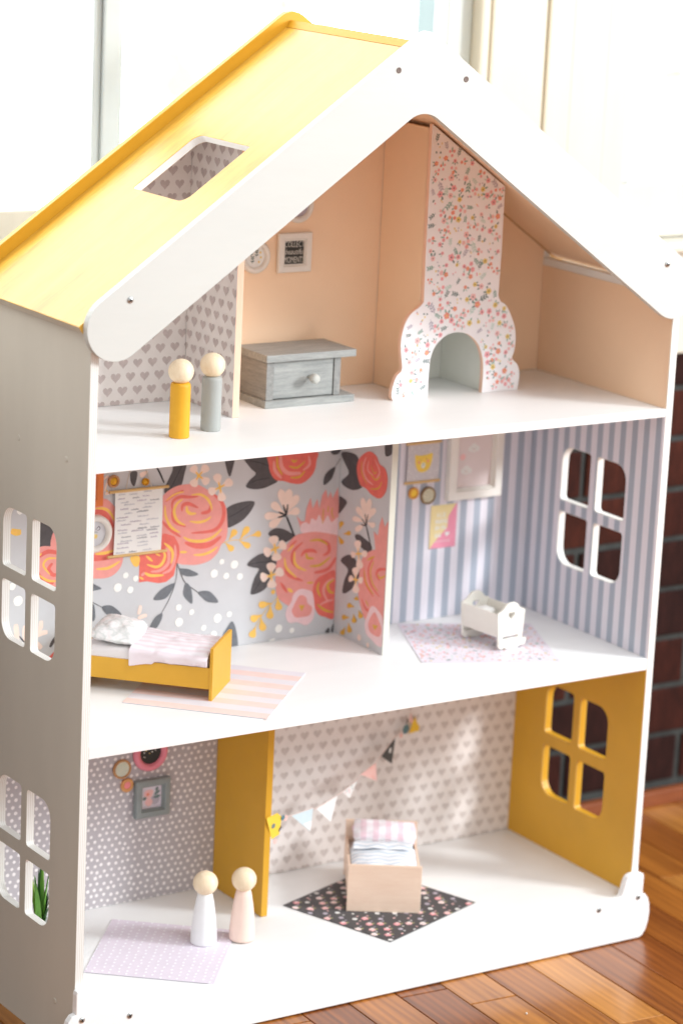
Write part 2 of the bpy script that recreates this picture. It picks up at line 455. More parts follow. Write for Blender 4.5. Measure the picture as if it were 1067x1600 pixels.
# ---- wallpapers
def paper(name, x0, z0, x1, z1, base, wy=D - 0.0006, top=None):
    """sheet on the back wall; returns a Print in wall coordinates"""
    p = Print(lambda u, v, w: (u, wy - w, v), (x0, z0, x1, z1))
    mi = p.mi(base)
    pts = top or [(x0, z0), (x1, z0), (x1, z1), (x0, z1)]
    f = [p.bm.verts.new((u, wy, v)) for u, v in pts]; b = [p.bm.verts.new((u, D - .0001, v)) for u, v in pts]
    p.bm.faces.new(f[::-1]).material_index = mi
    for i in range(len(f)): p.bm.faces.new((f[i], b[i], b[i - 1], f[i - 1])).material_index = mi
    return p
def hearts(p, x0, z0, x1, z1, m, px, pz, ox, oz, w, ok=None):
    r0 = int((z0 - oz) / pz) - 2
    for r in range(r0, int((z1 - oz) / pz) + 2):
        for k in range(int((x0 - ox) / px) - 2, int((x1 - ox) / px) + 2):
            x = ox + px * (k + 0.5 * (r % 2)) + random.uniform(-.0003, .0003); z = oz + pz * r + random.uniform(-.0003, .0003)
            if ok and not ok(x, z): continue
            if x < x0 - w or x > x1 + w or z < z0 - w or z > z1 + w: continue
            p.heart(x, z, w * random.uniform(.94, 1.05), m)
sof = lambda x: roof_top(x) - RT - .0012
xa, xb = T + .0003, WX1 - .0003
p = paper('wallpaper', xa, B1 + e, xb, 1.0, M_heartbg, top=[(xa, B1 + e), (xb, B1 + e), (xb, sof(xb)), (xa, sof(xa))])
hearts(p, xa, B1, xb, 0.96, M_heart, .0183, .0150, .2100, .6866, .0122, ok=lambda x, z: z < sof(x) - .006)
hp('wallpaper', p.bm, p.mats, recalc=False, label='grey heart wallpaper in the attic corner')
p = Print(lambda u, v, w: (WX1 - .0003 - w, u, v), (0.1402, B1 + e, D - .001, .943))
hearts(p, 0.1402, B1, D, .94, M_heart, .0183, .0150, .2345, .6866, .0122)
hp('wallpaper', p.bm, p.mats, parent=pt1, recalc=False)
for xa, xb in ((WX1 + PT + e, WX4 - e), (WX4 + .0062 + e, W - T - e)):
    tp = [(xa, B1 + e), (xb, B1 + e), (xb, sof(xb))] + ([(AX, sof(AX))] if xa < AX < xb else []) + [(xa, sof(xa))]
    p = paper('wall_lining', xa, B1 + e, xb, 1.1, M_peach, top=tp)
    hp('wall_lining', p.bm, p.mats, recalc=False)
bm = bmesh.new(); box(bm, (W - T - .0006, 0.0012, B1 + e), (W - T - .0001, D - .0012, 0.7672)); hp('wall_lining', bm, M_peach)
# mural
MURAL = [[["d","white",513,5331,400],["s","yel",750,60,[532,5095,474,5094,409,5121]],["d","white",436,4492,425],["d","white",512,4321,575],["s","cream",625,60,[514,3864,497,3989,488,4059]],["s","cream",625,60,[609,3852,600,3963,606,4031]],["s","leaf",175,60,[535,3917,610,3825]],["p","leaf",1,[703,5238,851,5170,957,5051,916,4920,829,4875,711,4888,678,5053]],["p","pink",1,[913,5028,964,5050,1003,4951,976,4859,894,4895]],["p","pink",1,[683,4837,769,4902,887,4896,1006,4856,1097,4738,1117,4531,1047,4402,913,4417,763,4530,687,4647]],["s","coral",500,50,[1007,4802,859,4838,728,4778]],["s","coral",450,50,[921,4702,878,4639,939,4564,1042,4580]],["s","coral",450,50,[715,4711,777,4555,941,4469]],["s","yel",275,25,[979,4751,861,4757,811,4687,894,4576]],["s","yel",275,25,[762,4584,867,4511,985,4491]],["s","yel",225,25,[757,4802,786,4826]],["s","cream",575,60,[733,3906,790,3981,796,4062]],["s","cream",575,60,[734,3892,807,3917,880,3922]],["s","cream",575,60,[735,3823,780,3776,811,3745]],["s","leaf",450,50,[914,3745,964,3822,1030,3869]],["p","coral",1,[903,3609,946,3672,1005,3693,1066,3616,1009,3540]],["p","pink",1,[1358,5352,1453,5376,1573,5359,1666,5279,1760,5139,1803,4937,1794,4828,1800,4640,1743,4525,1624,4461,1443,4468,1334,4504,1297,4989,1289,5261]],["s","coral",600,60,[1386,5208,1493,5230,1591,5155,1661,5028]],["s","yel",340,25,[1432,5267,1540,5256,1620,5205,1679,5103]],["s","coral",800,70,[1376,4708,1520,4703,1689,4707]],["s","yel",360,25,[1447,4749,1567,4747,1690,4764]],["s","yel",340,25,[1464,4575,1621,4571,1764,4633]],["s","cream",260,50,[1530,5585,1590,5612,1546,5453]],["s","cream",360,50,[1553,5420,1613,5425]],["d","yel",1576,5451,120],["p","leaf",1,[1866,5636,1950,5633,1941,5536,1913,5473,1869,5532]],["p","cream",1,[1987,5619,2084,5632,2049,5581,2001,5563]],["p","leaf",1,[2417,5701,2572,5687,2552,5546,2519,5428,2442,5347,2319,5347,2304,5415,2350,5509,2396,5604]],["s","leafd",100,25,[2529,5669,2436,5501,2379,5397]],["s","leafd",220,70,[2185,5678,2236,5597,2296,5476]],["p","leaf",1,[3115,5093,3202,5140,3353,5162,3488,5146,3460,5059,3362,4956,3250,4900,3137,4878,3094,4983]],["s","leafd",110,25,[3132,4990,3257,5034,3432,5118]],["p","leaf",1,[3077,5698,3197,5687,3183,5566,3147,5469,3101,5562]],["p","pink",1,[2587,5435,2738,5413,2891,5326,3007,5254,3086,5174,3124,5081,3136,4956,3145,4854,3130,4744,3069,4682,3022,4591,2924,4515,2774,4483,2623,4497,2510,4524,2345,4603,2236,4892,2235,5113,2248,5266,2318,5358,2439,5419]],["s","coral",460,25,[2537,5128,2547,5193,2621,5206,2748,5146]],["s","coral",460,50,[2788,5080,2888,5093,2916,5168]],["s","coral",400,25,[2412,5151,2415,5250,2506,5296,2630,5282,2743,5279]],["s","coral",420,25,[2412,5162,2441,5026,2594,4944]],["s","coral",520,25,[2917,5302,3048,5189,3089,5051,3046,4921,2935,4859,2672,4861]],["s","coral",400,25,[2280,5042,2395,4931,2536,4828]],["s","coral",700,25,[2588,4761,2740,4706,2916,4704,3064,4784]],["s","coral",340,25,[2322,5259,2418,5321,2553,5369]],["s","yel",200,25,[2328,5269,2406,5317,2479,5343,2560,5349]],["s","yel",320,25,[2654,5304,2767,5299,2857,5246,2910,5169,2925,5100]],["s","yel",360,25,[2544,5265,2471,5222,2437,5148,2459,5058,2517,4996,2587,4962]],["s","yel",380,25,[2597,5183,2605,5126,2650,5089,2725,5084]],["s","yel",320,25,[2641,5001,2755,4978,2854,4990,2922,5028]],["s","yel",320,25,[2317,5215,2327,5104,2381,4988,2445,4926,2521,4883]],["s","yel",380,25,[2567,4825,2662,4776,2813,4754,2951,4785,3067,4868]],["s","yel",300,25,[2523,4656,2624,4645]],["s","yel",320,25,[2706,4603,2832,4595,2945,4622,3019,4665]],["p","coral",0,[2003,4695,2011,4528,2011,4360,2115,4361,2264,4322,2363,4327,2460,4389,2487,4509,2526,4639,2516,4729,2507,4753,2448,4848,2323,4894,2189,4842,2193,4719]],["p","yel",1,[1891,4663,2007,4662,2007,4567,1974,4543,1930,4570]],["s","pink",420,25,[2460,4746,2470,4623,2420,4472,2310,4428]],["s","pink",440,25,[2160,4467,2284,4470,2380,4543,2382,4677,2337,4726]],["s","pink",360,60,[2039,4436,2087,4464]],["s","yel",300,25,[2093,4658,2181,4585]],["s","yel",360,25,[2108,4556,2233,4515,2306,4551,2337,4637,2307,4690]],["s","yel",340,25,[2322,4783,2411,4707,2437,4626,2418,4534]],["s","yel",340,25,[2081,4465,2162,4423,2329,4409]],["s","yel",200,25,[2215,4672,2278,4638]],["s","yel",220,25,[2015,4422,2071,4388]],["s","yel",300,25,[2320,4784,2391,4721,2407,4680]],["p","cream",1,[2740,5518,2726,5568,2719,5619,2693,5644,2656,5640,2635,5628,2618,5600,2636,5571,2690,5547]],["p","cream",1,[2740,5518,2795,5539,2854,5553,2877,5581,2862,5615,2840,5633,2802,5644,2772,5622,2760,5569]],["p","cream",1,[2740,5518,2771,5469,2797,5419,2830,5399,2864,5411,2880,5429,2886,5462,2857,5488,2798,5500]],["p","cream",1,[2740,5518,2692,5492,2640,5473,2625,5444,2646,5413,2670,5398,2708,5391,2731,5414,2732,5467]],["s","yel",240,10,[2740,5518,2698,5569]],["s","yel",240,10,[2740,5518,2789,5564]],["s","yel",240,10,[2740,5518,2798,5475]],["s","yel",240,10,[2740,5518,2704,5468]],["d","yel",2740,5518,224],["p","cream",1,[3022,5358,3026,5416,3039,5471,3022,5507,2983,5520,2956,5516,2929,5494,2936,5457,2982,5410]],["p","cream",1,[3022,5358,3088,5359,3154,5353,3189,5371,3189,5407,3175,5430,3140,5452,3101,5442,3065,5398]],["p","cream",1,[3022,5358,3012,5301,2995,5247,3009,5209,3047,5193,3075,5195,3105,5215,3100,5253,3058,5304]],["p","cream",1,[3022,5358,2962,5361,2901,5370,2870,5355,2871,5321,2884,5297,2916,5274,2951,5281,2984,5322]],["s","yel",240,10,[3022,5358,2999,5429]],["s","yel",240,10,[3022,5358,3092,5385]],["s","yel",240,10,[3022,5358,3039,5286]],["s","yel",240,10,[3022,5358,2958,5337]],["d","yel",3022,5358,224],["s","yel",80,80,[3087,4703,3219,4723,3335,4717,3474,4759]],["p","yel",1,[3168,4728,3213,4757,3259,4780,3277,4808,3264,4835,3246,4847,3215,4850,3192,4826,3183,4777]],["p","yel",1,[3118,4705,3144,4661,3164,4615,3191,4592,3221,4595,3235,4607,3241,4632,3217,4658,3167,4679]],["p","yel",1,[3309,4714,3362,4753,3417,4787,3440,4823,3430,4853,3412,4865,3378,4864,3349,4832,3332,4773]],["p","yel",1,[3303,4709,3345,4665,3382,4620,3419,4601,3447,4610,3457,4625,3453,4653,3420,4676,3362,4690]],["p","yel",1,[3455,4749,3506,4739,3557,4724,3588,4730,3596,4755,3590,4773,3568,4795,3535,4794,3497,4770]],["s","leaf",90,80,[2497,4531,2486,4330,2412,4126,2312,3963]],["s","leaf",110,80,[2497,4531,2565,4366,2625,4275,2787,4153]],["p","leafm",1,[2491,4531,2524,4472,2650,4444,2781,4368,2666,4355,2552,4401]],["p","leafm",1,[2618,4287,2690,4212,2712,4032,2612,4114,2588,4184]],["p","leafm",1,[2780,4156,2875,4165,2965,4129,3056,4009,2918,4027,2840,4087]],["p","leafm",1,[3127,3586,3187,3693,3248,3759,3303,3668,3341,3456,3274,3453,3196,3475]],["d","white",3083,4483,330],["d","white",3251,4431,500],["d","white",2987,4355,480],["d","white",3148,4309,380],["d","white",3331,4281,400],["d","white",2535,4008,380],["d","white",2707,3933,340],["d","white",2548,3834,520],["d","white",3054,3820,520],["d","white",3208,3847,340],["d","white",2873,3728,340],["d","white",3010,3635,400],["p","leafm",1,[2474,4300,2441,4223,2358,4132,2206,4136,2268,4221,2365,4277]],["p","leafm",1,[2323,3966,2317,3890,2246,3792,2159,3794,2205,3892,2253,3943]],["p","leafm",1,[1384,4427,1457,4397,1539,4343,1459,4331,1387,4333]],["s","leaf",90,80,[1390,4223,1445,4189,1555,4124]],["p","leafm",1,[1547,4127,1633,4141,1707,4108,1802,4008,1637,4022]],["p","leafm",1,[1415,4165,1452,4160,1468,4015,1432,3986]],["d","white",1840,4461,350],["d","white",1968,4411,340],["d","white",1744,4331,500],["d","white",1905,4287,400],["s","cream",480,60,[2019,3987,2033,4036,2041,4091]],["s","cream",480,60,[2012,3943,2067,3959,2128,3966]],["p","leaf",1,[3312,5718,3696,5696,3690,5550,3695,5460,3789,5367,3714,5324,3587,5291,3458,5295,3365,5334,3415,5407,3491,5473,3409,5553]],["s","leafd",100,25,[3404,5364,3518,5398,3684,5405]],["s","leafd",100,25,[3392,5633,3534,5598,3678,5540]],["p","coral",1,[3682,5719,4275,5668,4304,5552,4281,5430,4207,5346,4104,5299,3973,5316,3868,5352,3763,5373,3695,5449,3662,5553]],["s","pink",500,50,[3814,5652,3833,5526,3928,5439,4098,5424]],["s","pink",400,25,[3726,5603,3745,5489,3840,5385]],["s","pink",340,25,[4193,5619,4211,5515,4123,5455]],["s","yeld",260,25,[3765,5656,3781,5531,3851,5424]],["s","yeld",260,25,[3931,5523,4042,5494,4150,5560]],["s","yeld",260,25,[3957,5386,4074,5381,4156,5447]],["s","yeld",260,25,[3959,5600,4000,5568,4040,5587]],["p","leaf",1,[4500,5648,4624,5672,4614,5616,4535,5603]],["s","leaf",80,80,[4563,5455,4634,5552]],["p","leaf",1,[4422,5252,4417,5338,4466,5413,4567,5458,4548,5371,4512,5306]],["p","leaf",1,[3691,4755,3777,4803,3895,4783,4016,4716,4057,4683,3929,4622,3850,4640,3795,4710,3730,4709]],["p","cream",1,[3913,4954,3907,5058,3909,5157,3886,5227,3845,5257,3818,5255,3794,5220,3809,5150,3863,5055]],["p","cream",1,[3913,4954,3950,5049,3992,5136,3997,5205,3968,5244,3941,5251,3903,5227,3889,5160,3905,5059]],["p","cream",1,[3913,4954,3986,5012,4062,5063,4094,5114,4082,5156,4059,5171,4013,5167,3972,5121,3947,5038]],["p","cream",1,[3913,4954,3984,4946,4054,4932,4096,4944,4104,4977,4095,5000,4063,5025,4018,5021,3968,4985]],["p","cream",1,[3913,4954,3860,5020,3816,5087,3768,5120,3727,5115,3711,5099,3711,5062,3753,5024,3833,4992]],["p","cream",1,[3913,4954,3813,4975,3719,5002,3654,5000,3628,4971,3632,4947,3666,4917,3733,4912,3819,4936]],["p","cream",1,[3913,4954,3828,4928,3742,4910,3697,4878,3696,4839,3714,4819,3758,4807,3809,4832,3857,4895]],["s","leafd",260,80,[3927,4930,3985,4810,4044,4685]],["s","leafd",240,60,[3926,4941,3875,5071]],["s","leafd",240,60,[3926,4941,3936,5071]],["s","leafd",240,60,[3926,4941,3818,4992]],["s","leafd",240,60,[3926,4941,3813,4930]],["p","pink",0,[4064,4928,4127,4853,4180,4848,4198,5006,4247,5120,4280,4986,4340,5097,4373,4977,4402,5134,4454,5200,4486,5092,4516,5169,4550,5086,4620,5211,4654,4880,4655,4627,4346,4693,4147,4714]],["p","pinkl",1,[4129,4807,4193,4835,4247,4807,4270,4873,4338,4843,4374,4908,4432,4811,4494,4885,4552,4799,4643,4847,4648,4628,4346,4693,4147,4714]],["s","yeld",140,60,[4430,4971,4428,4891,4426,4794]],["s","yeld",140,60,[4495,4997,4495,4925]],["s","yeld",140,60,[4556,4973,4546,4914,4576,4842]],["p","leaf",1,[3424,4410,3495,4478,3622,4524,3767,4474,3817,4386,3807,4307,3732,4155,3643,4074,3499,4047,3490,4115,3531,4247,3585,4341,3500,4370]],["s","leafd",110,25,[3447,4410,3601,4421,3757,4404]],["s","leafd",110,25,[3514,4066,3611,4192,3710,4295]],["p","pink",1,[4044,4679,4187,4707,4345,4705,4533,4663,4669,4602,4666,4410,4659,4178,4502,3987,4357,3957,4045,3849,4006,3854,3911,3917,3842,3994,3814,4158,3817,4386,3882,4516]],["s","coral",460,25,[4148,4431,4198,4485,4303,4485,4365,4453]],["s","coral",480,25,[4453,4409,4531,4447,4513,4541,4403,4610]],["s","coral",400,25,[4143,4270,4039,4374,4040,4500,4166,4601]],["s","coral",440,25,[3928,4374,3987,4230,4189,4133]],["s","coral",460,50,[4344,4213,4529,4239,4635,4367]],["s","coral",400,25,[3880,4150,3985,4012]],["s","coral",300,25,[3984,4563,4085,4632]],["s","yeld",340,25,[4219,4463,4239,4404,4328,4388]],["s","yeld",320,25,[4273,4300,4419,4300,4554,4381]],["s","yel",340,25,[4059,4498,4061,4383,4115,4308,4230,4251]],["s","yel",300,25,[3925,4443,3957,4314,4101,4183]],["s","yel",240,25,[3961,4508,4042,4585]],["s","yel",400,25,[3982,4064,4057,4013]],["s","yeld",260,25,[4244,4103,4337,4096]],["s","yeld",280,25,[4258,4605,4390,4603,4513,4532]],["p","coral",1,[4331,4007,4375,4129,4492,4183,4638,4198,4641,3889,4642,3630,4519,3659,4424,3705,4362,3817]],["s","pink",340,25,[4550,3842,4483,3966,4511,4067,4628,4124]],["s","pink",260,25,[4431,3809,4523,3845,4629,3856]],["s","yeld",360,25,[4623,4101,4539,4053,4563,3968,4632,3935]],["s","yeld",280,25,[4416,4095,4397,4011,4446,3906]],["s","yeld",280,25,[4401,3827,4515,3741,4638,3701]],["p","pinkl",1,[4043,3901,4065,3979,4129,4030,4194,4036,4318,3987,4354,3888,4371,3747,4347,3645,4257,3589,4135,3641,4029,3646,3977,3724,3981,3816]],["p","pink",1,[4108,3905,4158,3965,4239,3936,4272,3851,4335,3797,4304,3708,4198,3695,4105,3706,4052,3784,4072,3840]],["p","yeld",0,[4148,3845,4231,3835,4188,3766]],["p","cream",1,[3789,4561,3805,4615,3831,4666,3817,4702,3771,4717,3738,4716,3700,4698,3702,4662,3749,4613]],["p","cream",1,[3789,4561,3851,4551,3914,4534,3946,4549,3942,4590,3926,4618,3891,4650,3855,4645,3825,4599]],["p","cream",1,[3789,4561,3772,4510,3747,4463,3760,4429,3806,4415,3839,4417,3878,4434,3875,4468,3828,4513]],["p","cream",1,[3789,4561,3727,4572,3664,4592,3632,4579,3634,4538,3648,4509,3681,4476,3718,4480,3750,4524]],["s","yel",285,10,[3789,4561,3774,4630]],["s","yel",285,10,[3789,4561,3853,4580]],["s","yel",285,10,[3789,4561,3804,4497]],["s","yel",285,10,[3789,4561,3723,4544]],["d","yel",3789,4561,266],["p","cream",1,[3752,4245,3776,4294,3809,4340,3802,4376,3761,4397,3728,4401,3689,4389,3685,4353,3722,4300]],["p","cream",1,[3752,4245,3817,4236,3883,4219,3918,4233,3918,4272,3904,4300,3870,4330,3830,4325,3794,4282]],["p","cream",1,[3752,4245,3732,4195,3703,4149,3713,4114,3756,4096,3788,4094,3826,4109,3827,4143,3786,4193]],["p","cream",1,[3752,4245,3696,4265,3642,4293,3610,4286,3604,4249,3612,4221,3637,4186,3671,4183,3709,4218]],["s","yel",270,10,[3752,4245,3748,4313]],["s","yel",270,10,[3752,4245,3822,4263]],["s","yel",270,10,[3752,4245,3761,4179]],["s","yel",270,10,[3752,4245,3688,4241]],["d","yel",3752,4245,252],["s","yel",80,80,[3868,3991,3780,3909,3656,3791,3547,3615]],["p","yel",1,[3780,3911,3715,3929,3652,3952,3611,3947,3597,3920,3602,3898,3627,3871,3670,3868,3723,3892]],["p","yel",1,[3762,3888,3739,3838,3711,3792,3713,3754,3744,3731,3768,3726,3800,3738,3805,3774,3780,3830]],["p","yel",1,[3849,3970,3839,3918,3823,3870,3834,3834,3867,3818,3892,3818,3919,3834,3916,3870,3880,3918]],["p","yel",1,[3656,3791,3593,3793,3531,3801,3497,3787,3495,3755,3506,3735,3536,3713,3575,3721,3612,3758]],["p","yel",1,[3631,3766,3626,3706,3615,3650,3630,3610,3664,3593,3688,3595,3713,3615,3707,3655,3666,3708]],["p","yel",1,[3571,3658,3533,3625,3491,3597,3482,3567,3505,3540,3528,3529,3563,3528,3579,3555,3572,3607]],["d","yel",3787,4046,280],["d","white",3884,3596,500],["d","white",4067,3551,330],["p","leaf",1,[4529,3473,4583,3525,4587,3452]],["p","leaf",1,[4617,3462,4626,3541,4659,3560,4679,3440]],["s","white",300,60,[3762,3461,3840,3474]]],[["p","leaf",1,[2423,5615,2250,5659,2069,5627,2030,5360,1969,5308,2133,5239,2296,5236,2395,5285,2253,5412,2352,5519]],["p","leaf",1,[1541,5922,1392,5958,1397,5836,1501,5771,1546,5804]],["p","coral",1,[2092,5484,2067,5609,1963,5705,1839,5759,1710,5732,1640,5657,1527,5627,1469,5540,1475,5394,1545,5296,1637,5255,1781,5270,1881,5311,2012,5337]],["s","pink",325,25,[1912,5679,1965,5540,1891,5428,1743,5388]],["s","pink",276,25,[1738,5690,1632,5568,1687,5474]],["s","pink",244,25,[1861,5645,1868,5534,1753,5495]],["s","yeld",162,25,[1995,5615,1984,5481,1870,5369]],["s","yeld",179,25,[1818,5508,1702,5457,1605,5524]],["s","yeld",179,25,[1802,5329,1646,5369,1576,5462]],["s","yeld",146,25,[1810,5601,1740,5526,1687,5556]],["p","leaf",1,[2457,5097,2400,5105,2266,5075,2306,5001,2439,4886]],["p","yeld",1,[2391,4706,2356,4745,2315,4783,2307,4809,2330,4819,2352,4818,2386,4805,2401,4778,2393,4743]],["p","yeld",1,[2314,4673,2254,4681,2197,4685,2159,4700,2148,4721,2152,4733,2175,4743,2214,4732,2262,4702]],["p","yeld",1,[2402,4633,2388,4597,2381,4560,2356,4544,2320,4549,2300,4560,2284,4581,2302,4602,2354,4615]],["p","cream",1,[1847,4924,1857,5021,1858,5115,1885,5175,1930,5192,1959,5183,1983,5144,1965,5081,1904,5006]],["p","cream",1,[1847,4924,1807,5025,1760,5122,1754,5188,1784,5214,1812,5210,1853,5174,1869,5106,1854,5018]],["p","cream",1,[1847,4924,1772,4991,1694,5053,1661,5100,1675,5126,1699,5128,1748,5111,1789,5064,1813,4995]],["p","cream",1,[1847,4924,1793,4909,1746,4890,1702,4893,1671,4915,1661,4933,1669,4955,1709,4958,1778,4939]],["p","cream",1,[1847,4924,1896,4981,1935,5039,1986,5067,2038,5064,2062,5050,2070,5018,2027,4984,1936,4957]],["p","cream",1,[1847,4924,1936,4934,2019,4948,2086,4942,2126,4918,2133,4900,2112,4880,2048,4880,1949,4904]],["p","cream",1,[1847,4924,1933,4880,2020,4842,2065,4806,2064,4779,2045,4770,1999,4775,1947,4809,1902,4866]],["s","leafd",211,80,[1844,4883,1786,4773,1717,4626]],["s","leafd",179,60,[1841,4888,1879,5018]],["s","leafd",179,60,[1841,4888,1824,5023]],["s","leafd",179,60,[1841,4888,1942,4943]],["s","leafd",179,60,[1841,4888,1948,4872]],["p","leaf",1,[2066,4705,1994,4748,1862,4726,1739,4692,1710,4639,1770,4582,1933,4612]],["p","pink",0,[1689,4856,1599,4827,1579,4960,1533,5062,1468,4959,1398,5058,1366,4691,1629,4627]],["p","leaf",1,[2333,4348,2229,4438,2116,4466,1998,4419,1951,4338,1944,4256,2037,4110,2191,3994,2269,3992,2237,4144,2175,4281]],["p","pink",1,[1919,4411,1862,4527,1725,4618,1585,4662,1364,4669,1350,4333,1356,3870,1430,3804,1732,3770,1854,3877,1937,4043,1944,4200]],["s","coral",374,50,[1379,4482,1534,4443,1591,4373,1523,4317]],["s","coral",325,25,[1656,4569,1754,4397,1691,4227,1506,4127]],["s","coral",292,25,[1850,4391,1803,4217,1631,4094]],["s","coral",325,25,[1866,4014,1743,3907,1590,3994]],["s","yeld",244,25,[1641,4573,1794,4489]],["s","yeld",244,25,[1652,4515,1712,4379,1661,4253,1543,4182]],["s","yeld",227,25,[1840,4366,1787,4221,1617,4116]],["s","yeld",244,25,[1561,4390,1509,4348,1389,4415]],["s","yeld",227,25,[1785,4017,1716,3960]],["p","pinkl",1,[1775,3749,1724,3865,1683,3951,1606,3991,1490,3946,1417,3873,1395,3591,1487,3545,1619,3585,1736,3628]],["p","pink",1,[1702,3768,1600,3919,1516,3874,1434,3757,1481,3658,1658,3668]],["p","yeld",0,[1619,3767,1508,3783,1566,3710]],["p","cream",1,[1974,4523,1955,4582,1927,4641,1940,4674,1987,4678,2021,4668,2062,4640,2061,4603,2014,4566]],["p","cream",1,[1974,4523,1913,4519,1855,4510,1814,4522,1795,4552,1795,4572,1814,4594,1856,4588,1913,4553]],["p","cream",1,[1974,4523,1987,4456,2009,4390,1992,4352,1944,4347,1909,4358,1871,4390,1876,4431,1929,4474]],["p","cream",1,[1974,4523,2031,4521,2088,4524,2121,4509,2128,4480,2121,4462,2096,4444,2059,4453,2019,4490]],["s","yel",195,10,[1974,4523,1987,4589]],["s","yel",195,10,[1974,4523,1895,4540]],["s","yel",195,10,[1974,4523,1953,4448]],["s","yel",195,10,[1974,4523,2041,4500]],["d","yel",1974,4523,182],["p","cream",1,[2004,4203,1979,4260,1945,4316,1954,4349,1999,4353,2034,4344,2077,4318,2080,4282,2038,4245]],["p","cream",1,[2004,4203,1956,4195,1910,4181,1876,4191,1857,4221,1855,4242,1868,4265,1902,4262,1952,4230]],["p","cream",1,[2004,4203,2026,4143,2058,4083,2047,4049,2000,4045,1965,4054,1924,4083,1923,4120,1968,4159]],["p","cream",1,[2004,4203,2047,4215,2085,4234,2120,4226,2143,4197,2149,4175,2142,4150,2110,4150,2058,4179]],["s","yel",195,10,[2004,4203,2010,4267]],["s","yel",195,10,[2004,4203,1939,4215]],["s","yel",195,10,[2004,4203,1995,4135]],["s","yel",195,10,[2004,4203,2067,4196]],["d","yel",2004,4203,182],["p","yeld",1,[2001,3876,2047,3884,2090,3896,2126,3890,2149,3868,2155,3853,2145,3834,2111,3835,2057,3858]],["p","yeld",1,[2010,3789,2024,3748,2045,3708,2036,3685,2002,3684,1977,3692,1948,3712,1948,3737,1982,3761]],["p","yeld",1,[1910,3863,1910,3826,1918,3789,1900,3771,1865,3776,1841,3787,1817,3808,1827,3829,1871,3844]],["p","yeld",1,[2087,3726,2143,3725,2196,3729,2235,3717,2253,3694,2253,3679,2236,3665,2197,3671,2143,3700]],["p","yeld",1,[2106,3660,2116,3615,2133,3569,2122,3544,2087,3543,2062,3551,2033,3574,2037,3601,2074,3628]],["p","yeld",1,[2174,3585,2216,3549,2264,3515,2276,3491,2253,3479,2230,3478,2193,3489,2173,3514,2177,3549]],["p","yeld",1,[1964,4017,1989,3996,2020,3976,2019,3965,1989,3964,1964,3967,1931,3977,1924,3990,1947,4002]],["d","cream",1875,3543,390],["d","cream",1692,3500,292]]]
def draw(p, items, dx=0):
    for it in items:
        c = MUR[it[1]]
        if it[0] == 'd': p.dot(it[2] / 1e4, it[3] / 1e4, it[4] / 1e5, c)
        elif it[0] == 'p':
            q = [(it[3][i] / 1e4, it[3][i + 1] / 1e4) for i in range(0, len(it[3]), 2)]
            p.poly(catmull(q, True, 4) if it[2] else q, c)
        else:
            q = [(it[4][i] / 1e4, it[4][i + 1] / 1e4) for i in range(0, len(it[4]), 2)]
            p.stroke(q, it[2] / 1e5, c, it[3] / 100)
p = paper('wallpaper', T + e, A1 + e, WX2 - e, B0 - e, MUR['bg']); draw(p, MURAL[0])
hp('wallpaper', p.bm, p.mats, recalc=False, label='grey wallpaper with large coral roses')
p = Print(lambda u, v, w: (WX2 - .0003 - w, u, v), (0.1406, A1 + e, D - .001, B0 - e)); draw(p, MURAL[1])
hp('wallpaper', p.bm, p.mats, parent=pt2, recalc=False)
# striped room
S1, S2 = rgb(234, 229, 237), rgb(172, 180, 194)
M_st1 = stripes('stripe_back', S2, S1, 0, 0.0201, (0.7039 - 0.01005 - 0.375), 0.47)
M_st2 = stripes('stripe_right', S2, S1, 1, 0.0208, (0.0095 - 0.0104 - 0.1217), 0.47)
bm = bmesh.new(); box(bm, (WX2 + PT + e, D - .0006, A1 + e), (W - T - e, D - .0001, B0 - e)); hp('wallpaper', bm, M_st1, label='grey and lilac striped wallpaper on the back wall')
bm = bmesh.new()
plate(bm, [(0.0006, A1 + e), (D - .0008, A1 + e), (D - .0008, B0 - e), (0.0006, B0 - e)], win_holes(0.0008, (ZM,)), .0005, lambda u, v, w: (W - T - .0006 + w, u, v), 0)
hp('wallpaper', bm, M_st2, label='grey and lilac striped wallpaper around the window')
# dotted paper, ground floor left
xa, xb = T + e, WX3 - e
p = paper('wallpaper', xa, Z0 + e, xb, A0 - e, M_graybg)
k = 0; z = Z0
while z < A0:
    x = xa + (0.0043 if k % 2 else 0)
    while x < xb:
        p.dot(x + random.uniform(-.0013, .0013), z + random.uniform(-.0012, .0012), random.uniform(.0019, .0023), M_dot, 9, layer=0)
        x += 0.0088
    z += 0.0073; k += 1
hp('wallpaper', p.bm, p.mats, recalc=False, label='grey wallpaper with white dots')
xa, xb = WX3 + PT + e, W - T - e
p = paper('wallpaper', xa, Z0 + e, xb, A0 - e, M_heartbg2)
hearts(p, xa, Z0, xb, A0, M_heart2, .0176, .0152, .4140, .2228, .0118)
hp('wallpaper', p.bm, p.mats, recalc=False, label='warm grey heart wallpaper on the ground floor')
bm = bmesh.new()
plate(bm, [(0.0006, Z0 + e), (D - .0008, Z0 + e), (D - .0008, A0 - e), (0.0006, A0 - e)], win_holes(0.0, (ZB,)), .0005, lambda u, v, w: (W - T - .0006 + w, u, v), 0)
hp('wall_lining', bm, M_mustard)
